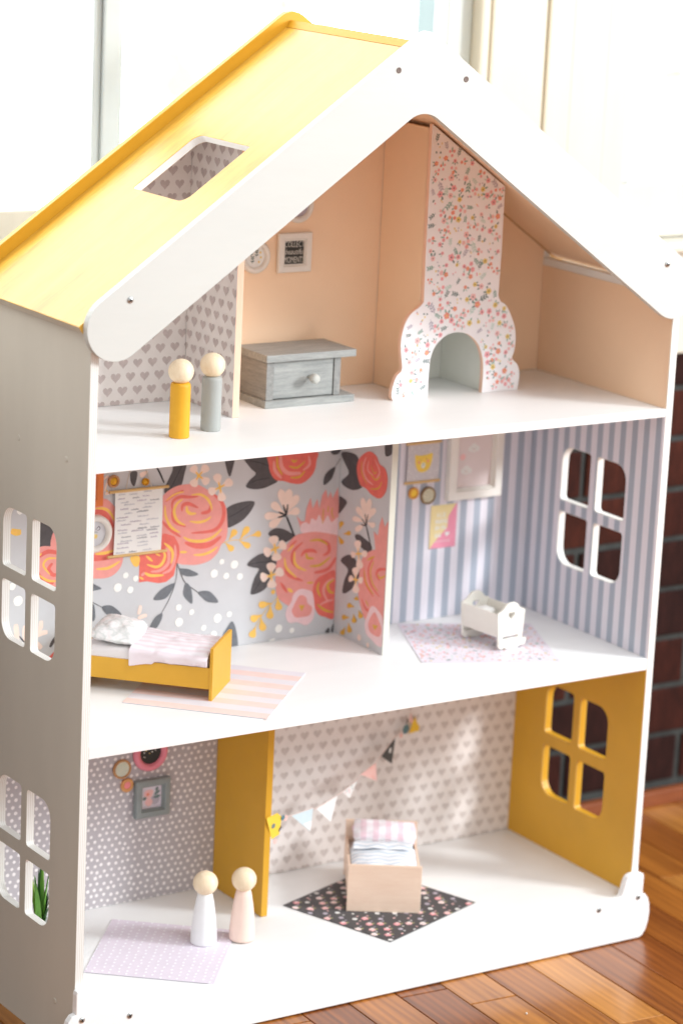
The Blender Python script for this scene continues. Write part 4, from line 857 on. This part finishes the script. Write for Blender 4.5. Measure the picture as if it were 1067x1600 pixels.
while z > -h + .003:
    x = -hx + rs.uniform(.002, .012)
    while x < hx - .012:
        ln = rs.uniform(.008, .015); mm = pg[rs.choice((0, 0, 1, 1, 2))]
        ln = min(ln, hx - .002 - x); q = x; zz = z + rs.uniform(-.0012, .0012)
        while q < x + ln:
            d = rs.uniform(.0006, .0011); k = rs.choice((.0006, .0009, .0015))
            p.stroke([(q, zz - .0004), (q + d * .5, zz + k), (q + d, zz - .0003)], .00045, mm, .7, layer=3); q += d * 1.15
        x += ln + rs.uniform(.003, .014)
    z -= .0044
obj('paper', p.bm, p.mats, t, recalc=False)
M_cord = flat('hanging_cord', rgb(206, 190, 172), .8)
bm = bmesh.new(); tube(bm, [(-.0172, -.0040, h + .0012), (-.0142, -.0022, h + .012), (-.0108, -.0012, h + .0225)], .0004, 6); tube(bm, [(.0155, -.0040, h + .0012), (.0120, -.0022, h + .012), (.0085, -.0012, h + .0225)], .0004, 6); obj('cord', bm, M_cord, t)
# striped room
M_bbg = paint('banner_grey', rgb(206, 200, 202), .65, .03, 60)
t, p, hx, h = scroll('grey banner with a yellow bear face on wooden dowels over the stripes', .5556, .6015, .5645, .5172, .0020, M_bbg)
for i in range(90): p.dot(random.uniform(-hx + .001, hx - .001), random.uniform(-h + .003, h - .003), .0007, M_card, 6, layer=2)
bear = paint('bear_yellow', rgb(244, 208, 90), .6, .05, 90)
p.poly(catmull([(-.0125, .0060), (-.0125, .0100), (-.0085, .0092), (-.003, .0088), (.003, .0092), (.0080, .0100), (.0120, .0105), (.0125, .006), (.0105, -.003), (.0065, -.0095), (-.001, -.0118), (-.0075, -.0095), (-.0115, -.002)], True, 3), bear, 4)
p.dot(-.0005, -.0035, .0030, paint('bear_snout', rgb(222, 226, 214), .6, .02, 60), 12, .0036, layer=5); p.dot(-.0065, .0005, .0017, FP['cr'], 8, layer=5); p.dot(.0062, .0015, .0017, FP['cr'], 8, layer=5)
p.dot(-.0005, -.002, .0008, FP['dk'], 8, layer=6); p.dot(-.0045, .0035, .0006, FP['dk'], 6, layer=6); p.dot(.0040, .0040, .0006, FP['dk'], 6, layer=6)
obj('paper', p.bm, p.mats, t, recalc=False)
button('small orange rimmed yellow button below the bear banner', .5681, .5040, .0072, grain('orange_rim', rgb(214, 140, 58), rgb(232, 170, 80), 60, (1, 1, 1), .5), paint('button_yellow', rgb(248, 206, 70), .5, .03, 60), .66)
button('larger brown rimmed cream button with fine dots below the bear banner', .5891, .4993, .0107, grain('dark_rim', rgb(120, 92, 56), rgb(150, 120, 78), 60, (1, 1, 1), .5), paint('button_cream', rgb(224, 216, 186), .5, .03, 60), .82, .0038, 0, FP['gd'])
M_pinkbg = paint('print_blush', rgb(232, 218, 216), .6, .02, 40)
t, p, a, b = rect_frame('large white frame with a pale cloud print on the striped wall', 'picture frame', .6135, .4912, .6912, .5850, .0112, .0105, paint('frame_bright', rgb(240, 236, 228), .45, .02, 60), M_pinkbg)
for cx, cz in ((-.001, .0135), (-.0105, -.0128)):
    for dx, dz, r in ((-.0048, -.0005, .0034), (0, .0018, .0046), (.0048, -.0004, .0036), (0, -.0018, .0036)): p.dot(cx + dx, cz + dz, r, M_card, 14, layer=3)
    for dx in (-.002, .002): p.dot(cx + dx, cz, .00045, FP['dk'], 6, layer=5)
    p.stroke([(cx - .001, cz - .0012), (cx, cz - .0018), (cx + .001, cz - .0012)], .0005, FP['cr'], .5, layer=5)
p.dot(-.0165, .004, .004, FP['ph'], 10, layer=2)
obj('art_print', p.bm, p.mats, t, recalc=False)
t = thing('wall_card', 'small yellow and pink greeting card with white lettering taped to the stripes', 'card', (.6140, WYP, .4592))
p = Print(lambda u, v, w: (u, -.0012 - w, v))
my = paint('card_yellow', rgb(236, 216, 160), .6, .05, 60); mp = paint('card_pink', rgb(238, 152, 174), .6, .05, 60)
bm = bmesh.new(); box(bm, (-.0190, -.0011, -.0265), (.0190, -.0001, .0265)); obj('card_stock', bm, M_card, t)
p.poly([(-.019, -.0265), (.019, -.0265), (.019, .0265), (-.019, .0265)], my, 0); p.poly([(-.0185, -.0265), (.019, -.0265), (.019, .0265), (.0175, .0265), (.007, .012), (.006, -.002), (-.012, -.019)], mp, 1)
rs = random.Random(8)
for z, n, wd, x0 in ((.0145, 3, .0034, -.009), (.0065, 4, .0036, -.011), (-.0015, 4, .0036, -.011), (-.0105, 2, .004, -.011)):
    x = x0
    for i in range(n):
        hh = .0028
        p.stroke([(x, z - hh), (x + .0003, z + hh)], .0011, M_card, .9, layer=3); p.stroke([(x, z + hh * rs.choice((-1, 0, 1))), (x + wd * .7, z + hh * rs.choice((-1, 0, 1)))], .0010, M_card, .9, layer=3)
        if rs.random() < .7: p.stroke([(x + wd * .7, z - hh), (x + wd * .7, z + hh * .9)], .0010, M_card, .9, layer=3)
        x += wd * 1.25
p.heart(.0062, -.0098, .0068, M_card, 3)
for i in range(6): p.dot(-.010 + i * .0038, -.0182, .0009, M_card, 6, layer=3)
obj('card_print', p.bm, p.mats, t, recalc=False)
# ground floor left
t, p = ring_frame('round pink frame with a dark picture hanging highest on the dotted wallpaper', .2218, .2338, .0222, .0137, .0065, paint('frame_pink', rgb(238, 140, 156), .5, .04, 60), flat('print_black', rgb(46, 48, 46), .6))
for q in range(7): p.dot(random.uniform(-.008, .008), random.uniform(-.008, .008), random.uniform(.0005, .001), random.choice((FP['ye'], M_card, FP['gn'])), 7)
obj('art_print', p.bm, p.mats, t, recalc=False)
button('cream button with wooden rim on the dotted wallpaper', .1855, .2191, .0115, M_woodrim, paint('button_mint', rgb(222, 222, 202), .5, .04, 90), .80, .0038, 0, FP['mi'])
button('small orange button with pink centre on the dotted wallpaper', .1928, .1988, .0082, grain('orange_rim2', rgb(216, 146, 86), rgb(232, 172, 110), 60, (1, 1, 1), .5), paint('button_pink', rgb(246, 146, 150), .5, .03, 60), .55)
M_fg = paint('frame_grey', rgb(146, 154, 154), .5, .05, 60, (1, 1, 1), .4, 140)
t, p, a, b = rect_frame('square grey frame with a pink magnolia print on the dotted wallpaper', 'picture frame', .2020, .1578, .2465, .2026, .0074, .0085, M_fg, paint('print_lilac_bg', rgb(226, 216, 226), .6, .03, 60))
for x, z, r, m in ((-.004, .0035, .0058, 'ph'), (-.0005, .0055, .0034, 'ph'), (.005, -.004, .006, 'lv'), (-.003, -.006, .005, 'ph')): p.dot(x, z, r, FP[m], 12, layer=2)
p.dot(-.0045, .0035, .0021, FP['cr'], 10, layer=4)
for x, z, a_, l in ((.003, .002, .5, .010), (.002, -.001, .1, .011), (-.006, 0, 3.5, .006), (.006, .006, 1.2, .006)): leaf(p, x, z, a_, l, .0042, FP['gd'], 3)
obj('art_print', p.bm, p.mats, t, recalc=False)
# ------------------------------------------------------------------ rugs
def rug(label, c0, ex, ey, w, h, z, base, th=.0009):
    """c0 corner, ex / ey unit directions, returns Print in rug coordinates"""
    t = thing('paper_rug', label, 'rug', (c0[0], c0[1], z), math.atan2(ex[1], ex[0]))
    bm = bmesh.new(); box(bm, (0, 0, .0003), (w, h, th)); obj('rug_sheet', bm, base, t)
    return t, Print(lambda u, v, ww: (u, v, th + ww * .5), (0, 0, w, h))
def unit(a, b): d = Vector((b[0] - a[0], b[1] - a[1])); return d.normalized(), d.length
ex, w = unit((.1665, -.0050), (.2656, .1118)); ey, h = unit((.1665, -.0050), (.0607, .0894))
t, p = rug('pale lavender paper rug with white specks under the white doll', (.1665, -.0045), ex, ey, w, h, Z0, paint('rug_lavender', rgb(228, 218, 230), .6, .03, 60))
M_speck = paint('rug_speck', rgb(246, 243, 250), .6, .02, 60)
for i in range(17):
    for k in range(16):
        x = .004 + i * .0092 + (.0046 if k % 2 else 0); y = .004 + k * .0092
        p.dot(x + random.uniform(-.001, .001), y + random.uniform(-.001, .001), .0022, M_speck, 9, .0013, layer=0)
obj('rug_print', p.bm, p.mats, t, recalc=False)
ex, w = unit((.403, .0060), (.5574, .0589)); ey = Vector((-ex.y, ex.x)); h = .155
t, p = rug('charcoal paper rug printed with small pink flowers under the peach bed', (.403, .0060), ex, ey, w, h, Z0, paint('rug_charcoal', rgb(76, 74, 76), .6, .06, 60))
M_pale = paint('print_blush_white', rgb(246, 222, 218), .6, .04, 90)
k = 0; y = .004
while y < h:
    x = .004 + (.010 if k % 2 else 0)
    while x < w:
        q = random.random(); u, v = x + random.uniform(-.0025, .0025), y + random.uniform(-.002, .002)
        if q < .55:
            rosette(p, u, v, .0044, random.choice((FP['ph'], M_pale, FP['ph'], FP['pk'])), FP['pk']); leaf(p, u + .002, v - .001, -.5, .0055, .003, paint('rug_olive', rgb(176, 172, 120), .6, .1, 90)); p.dot(u + .003, v + .002, .0018, M_card, 7, layer=1.2)
        elif q < .8: rosette(p, u, v, .0033, random.choice((M_card, FP['lv'])), FP['lv'])
        else: p.dot(u, v, .0017, random.choice((M_card, FP['ph'])), 7, layer=1)
        p.dot(u + .0085, v + .003, .0013, random.choice((M_card, FP['lv'], FP['ph'])), 7, layer=1)
        x += .0215
    y += .0112; k += 1
obj('rug_print', p.bm, p.mats, t, recalc=False)
ex, w = unit((.2215, -.003), (.3471, .118)); ey, h = unit((.2215, -.003), (.114, .1152))
t, p = rug('pink and white striped paper rug under the foot of the mustard bed', (.2215, -.0022), ex, ey, w, h, A1, paint('rug_white', rgb(228, 224, 230), .6, .02, 60))
pw = paint('rug_pink', rgb(244, 214, 207), .6, .04, 60)
x = 0.0
while x < w: p.poly([(x, 0), (x + .0172, 0), (x + .0172, h), (x, h)], pw, 1); x += .0352
obj('rug_print', p.bm, p.mats, t, recalc=False)
ex, w = unit((.4901, .0971), (.6385, .0314)); ey = Vector((-ex.y, ex.x)); h = .155
t, p = rug('white paper rug with fine flower print under the cradle', (.4901, .0971), ex, ey, w, h, A1, paint('rug_pale', rgb(232, 224, 232), .6, .02, 60))
scatter(p, [(0, 0), (w, 0), (w, h), (0, h)], 300, .0068, .0017, .0028, 9000)
obj('rug_print', p.bm, p.mats, t, recalc=False)
# ------------------------------------------------------------------ beds
def cloth(bm, nx, ny, fn, mi=0):
    g = [[bm.verts.new(fn(i / nx, j / ny)) for j in range(ny + 1)] for i in range(nx + 1)]
    for i in range(nx):
        for j in range(ny):
            f = bm.faces.new((g[i][j], g[i + 1][j], g[i + 1][j + 1], g[i][j + 1])); f.smooth = True; f.material_index = mi
def pillow(w, l, h, seed, crush=.12, n=28, p=.62):
    """soft stuffed pillow: superellipse outline, pinched corners, crumpled"""
    bm = bmesh.new(); bmesh.ops.create_uvsphere(bm, u_segments=n * 2, v_segments=n, radius=1)
    for v in bm.verts:
        x, y, z = v.co; a = math.atan2(y, x); rr = math.hypot(x, y)
        k = 1 / max(abs(math.cos(a)), abs(math.sin(a))) ** p
        x *= k; y *= k
        e = max(abs(x), abs(y)); z = z * (1 - .35 * min(e, 1) ** 3)
        q = Vector((x * 2.1 + seed, y * 2.1, z * 2))
        d = noise.noise(q) * crush + noise.noise(q * 2.7) * crush * .5
        v.co = Vector((x * w / 2 * (1 + d * .3), y * l / 2 * (1 + d * .3), z * h / 2 * (1 + d * 1.6)))
    for f in bm.faces: f.smooth = True
    return bm
def solid(o, t=.0008, sub=1):
    m = o.modifiers.new('thick', 'SOLIDIFY'); m.thickness = t; m.offset = 1
    if sub: s_ = o.modifiers.new('smooth', 'SUBSURF'); s_.levels = sub; s_.render_levels = sub
# mustard bed: local x along the foot board, y toward the head
foot = Vector((.1989, .0743)); fx = Vector((.716, .698)); rzb = math.atan2(fx.y, fx.x)
bt = thing('toy_bed', 'mustard yellow toy bed standing on the middle floor under the rose mural', 'bed', (foot.x, foot.y, A1 + .0010), rzb)
BW, BLn = .0790, .152
obj('foot_board', boxm((0, 0, 0), (BW, .0036, .0588), .0004), M_mustard, bt)
obj('head_board', boxm((0, BLn - .0036, 0), (BW, BLn, .041), .0004), M_mustard, bt)
for x in (.0008, BW - .0044): obj('side_rail', boxm((x, .0037, .0125), (x + .0036, BLn - .0037, .0362), .0004), M_mustard, bt)
obj('slat_base', boxm((.0046, .0037, .0240), (BW - .0046, BLn - .0037, .0280)), M_mustard, bt)
bm = bmesh.new()
def mat_fn(w, l, x0, y0, z0, zt):
    vs = box(bm, (x0, y0, z0), (x0 + w, y0 + l, zt), 0, 0)
M_sheet = paint('cotton_sheet', rgb(232, 226, 226), .8, .03, 60, (1, 1, 1), .35, 700)
box(bm, (.0020, .0065, .0282), (BW - .0020, BLn - .006, .0475), 0, .0055)
obj('mattress', bm, M_sheet, bt, smooth=True)
def zig(name, base, c2, period, amp, zl, duty=.5, axis=1, other=0):
    """chevron print"""
    if name in MATS: return MATS[name]
    m, nt, b = nodes_of(name); tc = add(nt, 'ShaderNodeTexCoord'); sp = add(nt, 'ShaderNodeSeparateXYZ'); link(nt, tc.outputs['Object'], sp.inputs[0])
    tri = mth(nt, 'ABSOLUTE', mth(nt, 'SUBTRACT', mth(nt, 'FRACT', mth(nt, 'DIVIDE', sp.outputs[other], zl)), .5))
    v = mth(nt, 'FRACT', mth(nt, 'DIVIDE', mth(nt, 'ADD', sp.outputs[axis], mth(nt, 'MULTIPLY', tri, amp)), period))
    fac = mth(nt, 'GREATER_THAN', v, duty); link(nt, mixcol(nt, fac, base, c2), b.inputs['Base Color']); b.inputs['Roughness'].default_value = .85
    bump(nt, b, tex_noise(nt, 700, 2), .25, .0004); MATS[name] = m; return m
M_bl = stripes('blanket_stripe', rgb(237, 224, 230), rgb(244, 240, 245), 0, .0115, .004, .45, .85, .12)
bl = thing('blanket', 'pale pink striped blanket spread over the mustard bed', 'blanket', (foot.x, foot.y, A1 + .0010), rzb)
bm = bmesh.new()
def fn(u, v):
    # u across the bed (0 = viewer side, hangs over), v along from the foot
    y = .0060 + v * .083
    fold = max(0.0, v - .62) / .38
    wdt = BW + .002
    s = u * (wdt + .030) - (.0135 + .006 * fold)
    top = .0490 + .0030 * math.sin(PI * min(max((s) / BW, 0), 1)) + .0012 * noise.noise(Vector((u * 5, v * 4, 2.2))) + .0012 * fold
    if s < 0: x = -.0006 - .0010 * math.sin(v * 14); z = top + s * (1 if v > .55 else .95)
    elif s > BW: x = BW + .0004; z = top - (s - BW)
    else: x = s; z = top
    if s < .006 and s > -.006: z -= .0016 * (1 - abs(s) / .006); x += -.0006 if s < 0 else 0
    if s < 0 and v < .72: x = max(x, .0012) if z < .0385 else x; z = max(z, .0376)
    z += .0010 * noise.noise(Vector((u * 9, v * 9, .3)))
    return (x - (.0012 if s < .004 else 0), y + fold * .004 * (1 - u) + (.006 * fold * u), z)
cloth(bm, 40, 40, fn)
o = obj('cloth', bm, M_bl, bl, smooth=True); solid(o, .0009)
pl = thing('pillow', 'white and grey spotted pillow at the head of the mustard bed', 'pillow', (foot.x + fx.x * BW * .47 - fx.y * .116, foot.y + fx.y * BW * .47 + fx.x * .116, A1 + .0585), rzb)
mp_, ntp, bp_ = nodes_of('spotted_cotton')
n = tex_noise(ntp, 75, 2, .5); link(ntp, ramp(ntp, n, (.36, rgb(242, 240, 240)), (.50, rgb(214, 218, 216)), (.62, rgb(242, 240, 240)), (.75, rgb(232, 222, 220))), bp_.inputs['Base Color']); bp_.inputs['Roughness'].default_value = .85
bump(ntp, bp_, tex_noise(ntp, 60, 3), .6, .003)
o = obj('cushion', pillow(.070, .054, .022, 3.1, .13), mp_, pl); o.rotation_euler = (.10, -.06, 0)
# peach bed: local x along foot board, y toward head
f2 = Vector((.4076, .1038)); d2 = Vector((.851, -.525)); rz2 = math.atan2(d2.y, d2.x); Z2 = Z0 + .0011
pb = thing('toy_bed', 'pale peach toy bed standing on the charcoal flower rug', 'bed', (f2.x, f2.y, Z2), rz2)
PW, PL = .0845, .118
M_pb = grain('peach_wood', rgb(240, 208, 184), rgb(250, 224, 202), 14, (1.2, 10, 10), .5, 0, .2)
obj('foot_board', boxm((0, 0, 0), (PW, .0036, .0565), .0004), M_pb, pb)
obj('head_board', boxm((0, PL - .0036, 0), (PW, PL, .0690), .0004), M_pb, pb)
for x in (.0008, PW - .0040): obj('side_rail', boxm((x, .0037, .0100), (x + .0032, PL - .0037, .0470), .0004), M_pb, pb)
obj('slat_base', boxm((.0042, .0037, .0200), (PW - .0042, PL - .0037, .0235)), M_pb, pb)
bm = bmesh.new(); box(bm, (.0048, .0050, .0237), (PW - .0048, PL - .0045, .0440), 0, .005); obj('mattress', bm, M_sheet, pb, smooth=True)
b2 = thing('blanket', 'white and pale blue chevron blanket tucked into the peach bed', 'blanket', (f2.x, f2.y, Z2), rz2)
M_ch = zig('chevron_cotton', rgb(244, 246, 250), rgb(206, 218, 230), .0110, .010, .024, .62)
bm = bmesh.new()
def fn2(u, v):
    x = .0046 + u * (PW - .0092); y = .0052 + v * .074
    e = min(u, 1 - u) * PW
    z = .0470 + .0060 * (1 - math.exp(-e / .008)) + .0016 * noise.noise(Vector((u * 4, v * 5, 1.7))) - .004 * math.exp(-v * 12)
    return (x, y, z)
cloth(bm, 36, 36, fn2); o = obj('cloth', bm, M_ch, b2, smooth=True); solid(o, .0009)
bm = bmesh.new()
def fn3(u, v):
    x = .0075 + u * (PW - .0150) + .003 * (v - .5); y = .0560 + v * .0235
    z = .0556 + .0018 * math.sin(PI * v) + .0012 * noise.noise(Vector((u * 4, v * 3, 9))) - .003 * abs(u - .5) ** 2
    return (x, y, z)
cloth(bm, 30, 12, fn3); o = obj('turn_down', bm, M_ch, b2, smooth=True); solid(o, .0012)
mg_, ntg_, bg2 = nodes_of('gingham_cotton')
tc = add(ntg_, 'ShaderNodeTexCoord'); sp = add(ntg_, 'ShaderNodeSeparateXYZ'); link(ntg_, tc.outputs['Object'], sp.inputs[0])
fs = [mth(ntg_, 'GREATER_THAN', mth(ntg_, 'FRACT', mth(ntg_, 'DIVIDE', mth(ntg_, 'ADD', sp.outputs[i], .5), k)), .55) for i, k in ((0, .0145), (1, .0145))]
c1 = mixcol(ntg_, mth(ntg_, 'MULTIPLY', mth(ntg_, 'ADD', mth(ntg_, 'MULTIPLY', fs[0], 1.3), mth(ntg_, 'MULTIPLY', fs[1], .5)), .55), rgb(247, 243, 247), rgb(238, 208, 218))
link(ntg_, c1, bg2.inputs['Base Color']); bg2.inputs['Roughness'].default_value = .85; bump(ntg_, bg2, tex_noise(ntg_, 70, 3), .5, .003)
p2 = thing('pillow', 'pink and white gingham pillow at the head of the peach bed', 'pillow', (f2.x + d2.x * PW * .53 - d2.y * .0980, f2.y + d2.y * PW * .53 + d2.x * .0980, Z2 + .0615), rz2)
o = obj('cushion', pillow(.075, .033, .018, 8.3, .10, p=.82), mg_, p2); o.rotation_euler = (.55, .03, 0)
# ------------------------------------------------------------------ cradle
M_cr = paint('cradle_white', rgb(240, 236, 226), .45, .02, 40)
cr = thing('toy_cradle', 'small white rocking cradle with heart cut-outs standing on the flower rug', 'cradle', (.6163, .1001, A1 + .0010), math.radians(8))
def heart_pts(cx, cz, w):
    return [(cx + w / 32 * 16 * math.sin(2 * PI * i / 18) ** 3, cz + w / 32 * (13 * math.cos(2 * PI * i / 18) - 5 * math.cos(4 * PI * i / 18) - 2 * math.cos(6 * PI * i / 18) - math.cos(8 * PI * i / 18))) for i in range(18)]
half = [(.0165, .0085), (.0190, .0090), (.0222, .0430), (.0206, .0448), (.0175, .0452), (.0130, .0478), (.0085, .0525), (.0045, .0545)]
outl = half + [(0, .0548)] + [(-x, z) for x, z in half[::-1]]
rk = [(-.0215, .0110), (-.0225, .0072), (-.0205, .0030), (-.0175, .0020), (-.0135, .0032), (-.0090, .0012), (-.0040, .0002), (0, 0), (.0040, .0002), (.0090, .0012), (.0135, .0032), (.0175, .0020), (.0205, .0030), (.0225, .0072), (.0215, .0110), (.0170, .0098), (-.0170, .0098)]
for y in (0, .0595):
    bm = bmesh.new(); plate(bm, outl, [heart_pts(0, .0395, .0108), [(-.0125, .0118), (.0125, .0118), (.0125, .0150), (-.0125, .0150)]], .0030, lambda u, v, w: (u, y + w, v), 0, 0, 0, .0003)
    obj('end_panel', bm, M_cr, cr)
    bm = bmesh.new(); plate(bm, rk, [], .0034, lambda u, v, w: (u, y - .0038 + w, v), 0, 0, 0, .0003); obj('rocker', bm, M_cr, cr)
for sgn in (-1, 1):
    bm = bmesh.new(); vs = box(bm, (-.0010, .0031, 0), (.0010, .0594, .0280))
    bmesh.ops.transform(bm, matrix=Matrix.Translation((sgn * .0178, 0, .0152)) @ Matrix.Rotation(sgn * .095, 4, 'Y'), verts=bm.verts[:])
    obj('side_panel', bm, M_cr, cr)
obj('base_panel', boxm((-.0158, .0031, .0165), (.0158, .0594, .0185)), M_cr, cr)
bm = bmesh.new(); box(bm, (-.0150, .0036, .0187), (.0150, .0588, .0295), 0, .004); obj('mattress', bm, M_card, cr, smooth=True)
p3 = thing('pillow', 'tiny white pillow lying inside the white cradle', 'pillow', (.6163 - .139 * .046, .1001 + .99 * .046, A1 + .0355), math.radians(8))
o = obj('cushion', pillow(.026, .018, .011, 5.5, .15, 16), M_card, p3)
# ------------------------------------------------------------------ bunting
bA = Vector((.3157, .1330, .1745)); bB = Vector((.5880, .2405, .2250))
bn = thing('bunting', 'paper bunting of small flags strung across the heart wallpaper', 'bunting', tuple(bA))
dl = Vector((bB.x - bA.x, bB.y - bA.y, 0)); LN = dl.length; dl.normalize(); nl = Vector((dl.y, -dl.x, 0))
def bpos(s, z, w=0.0): return dl * s + nl * w + Vector((0, 0, z - bA.z))
def sx(x): return (x - bA.x) / dl.x
cord = [(.3383, .1690), (.3566, .1659), (.3951, .1640), (.4015, .1612), (.4403, .1663), (.4497, .1677), (.4764, .1747), (.4841, .1799), (.5129, .1865), (.5224, .1924), (.5475, .2088), (.5700, .2150)]
bm = bmesh.new(); tube(bm, [bpos(sx(x), z, -.0003) for x, z in [(.3200, .172)] + cord], .00045, 6); obj('cord', bm, flat('bunting_cord', rgb(236, 208, 200), .8), bn)
def flag(pts, m, extra=None):
    q = [(sx(x), z) for x, z in pts]
    sw = random.uniform(-.0015, .0015)
    bm = bmesh.new(); plate(bm, q, [], .0004, lambda u, v, w: tuple(bpos(u, v, .0006 - w + sw * (q[0][1] - v) / .02)), 0); o = obj('flag', bm, m, bn)
    if extra:
        p = Print(lambda u, v, w: tuple(bpos(u, v, .0008 + w + sw * (q[0][1] - v) / .02))); extra(p); obj('flag_print', p.bm, p.mats, o, recalc=False)
def sc_flag(pts, n, cols):
    q = [(sx(x), z) for x, z in pts]
    def f(p):
        k = 0
        for _ in range(400):
            u = random.uniform(min(a for a, _z in q), max(a for a, _z in q)); v = random.uniform(min(z for _a, z in q), max(z for _a, z in q))
            if inside((u, v), q) and inside((u + .001, v + .001), q) and inside((u - .001, v - .001), q): p.dot(u, v, random.uniform(.0006, .0011), random.choice(cols), 7, layer=1); k += 1
            if k >= n: break
    return f
M_blu = paint('flag_blue', rgb(206, 222, 228), .7, .03, 60); M_cw = paint('flag_white', rgb(244, 242, 240), .7, .02, 60); M_fp = paint('flag_pink', rgb(244, 196, 188), .7, .04, 60); M_fk = paint('flag_charcoal', rgb(76, 76, 76), .7, .05, 60); M_fy = paint('flag_yellow', rgb(248, 206, 66), .7, .05, 60)
P1 = [(.3566, .1659), (.3951, .1640), (.3891, .1379)]
flag(P1, M_blu, lambda p: p.poly([(sx(.3764), .1505), (sx(.3920), .1500), (sx(.3891), .1381)], M_cw, 1))
P2 = [(.4015, .1612), (.4403, .1663), (.4298, .1372)]; flag(P2, M_cw)
P3 = [(.4497, .1677), (.4764, .1747), (.4650, .1560)]; flag(P3, M_cw, sc_flag(P3, 9, (FP['ph'], FP['pk'], FP['gn'])))
P4 = [(.4841, .1799), (.5129, .1865), (.5148, .1639)]; flag(P4, M_fp, sc_flag(P4, 12, (FP['ph'], FP['cr'])))
P5 = [(.5224, .1924), (.5475, .2088), (.5452, .1766)]
def pet(p):
    p.dot(sx(.5390), .1955, .0024, M_cw, 9, .0036, layer=1)
flag(P5, M_fk, pet)
# paper flower tufts at both ends
def tuft(items):
    for pts, m in items:
        q = [(sx(x), z) for x, z in pts]; o_ = random.uniform(.0006, .0018)
        bm = bmesh.new(); plate(bm, q, [], .0004, lambda u, v, w: tuple(bpos(u, v, o_ - w)), 0); obj('paper_flower', bm, m, bn)
circ = lambda cx, cz, r, n=10: [(cx + r * math.cos(2 * PI * i / n), cz + r * .95 * math.sin(2 * PI * i / n)) for i in range(n)]
M_teal = paint('flower_teal', rgb(92, 128, 136), .7, .05, 60)
tuft([([(.3110, .1763), (.3300, .1772), (.3383, .1700), (.3350, .1500), (.3216, .1480)], M_fy), (circ(.3395, .1690, .0034), M_teal), (circ(.3450, .1668, .0036), M_fp), ([(.3330, .1555), (.3370, .1600), (.3385, .1575), (.3340, .1530)], M_fk), (circ(.3270, .1440, .0030), M_fp)])
tuft([(circ(.3235, .1635, .0032), FP['gd'])])
tuft([([(.5760, .2068), (.5820, .2200), (.5866, .2250), (.5905, .2170), (.5990, .2080), (.5985, .2050)], M_fy), (circ(.5690, .2140, .0062), M_teal), ([(.5745, .2230), (.5770, .2330), (.5800, .2250), (.5835, .2220), (.5800, .2180)], M_fp), ([(.5675, .2215), (.5700, .2270), (.5718, .2265), (.5695, .2205)], M_fk), (circ(.5600, .2085, .0032), M_fp)])
# ------------------------------------------------------------------ potted plant behind the left window
pp = thing('potted_plant', 'small green grass-like plant in a white pot inside the lower left window', 'plant', (.0360, .1480, Z0))
bm = bmesh.new(); lathe(bm, [(0, 0), (.0110, 0), (.0135, .034), (.0145, .038), (.0145, .042), (.0128, .042), (.0122, .036), (0, .035)], 28); obj('pot', bm, paint('pot_white', rgb(232, 234, 236), .35, .02, 30), pp)
M_lf = [paint('leaf_green', rgb(96, 150, 52), .5, .15, 60), paint('leaf_lime', rgb(160, 196, 84), .5, .15, 60), paint('leaf_deep', rgb(40, 84, 32), .5, .15, 60)]
rs = random.Random(5)
for i in range(26):
    a = rs.uniform(0, 2 * PI); ln = rs.uniform(.030, .066); sp_ = rs.uniform(.1, .55); wd = rs.uniform(.0022, .0038)
    bm = bmesh.new(); pv = None
    for k in range(7):
        q = k / 6; r = .004 + sp_ * .030 * q ** 1.7; z = .034 + ln * 1.15 * q * (1 - .25 * q * sp_)
        x, y = r * math.cos(a), r * math.sin(a); ww = wd * (1 - q ** 2.2) + .0001
        c_ = [bm.verts.new((x - ww * math.sin(a), y + ww * math.cos(a), z)), bm.verts.new((x - .0006 * math.cos(a), y - .0006 * math.sin(a), z - .0004)), bm.verts.new((x + ww * math.sin(a), y - ww * math.cos(a), z))]
        if pv:
            for m in (0, 1): bm.faces.new((pv[m], pv[m + 1], c_[m + 1], c_[m])).smooth = True
        pv = c_
    obj('leaf', bm, M_lf[rs.choice((0, 0, 1, 2))], pp)
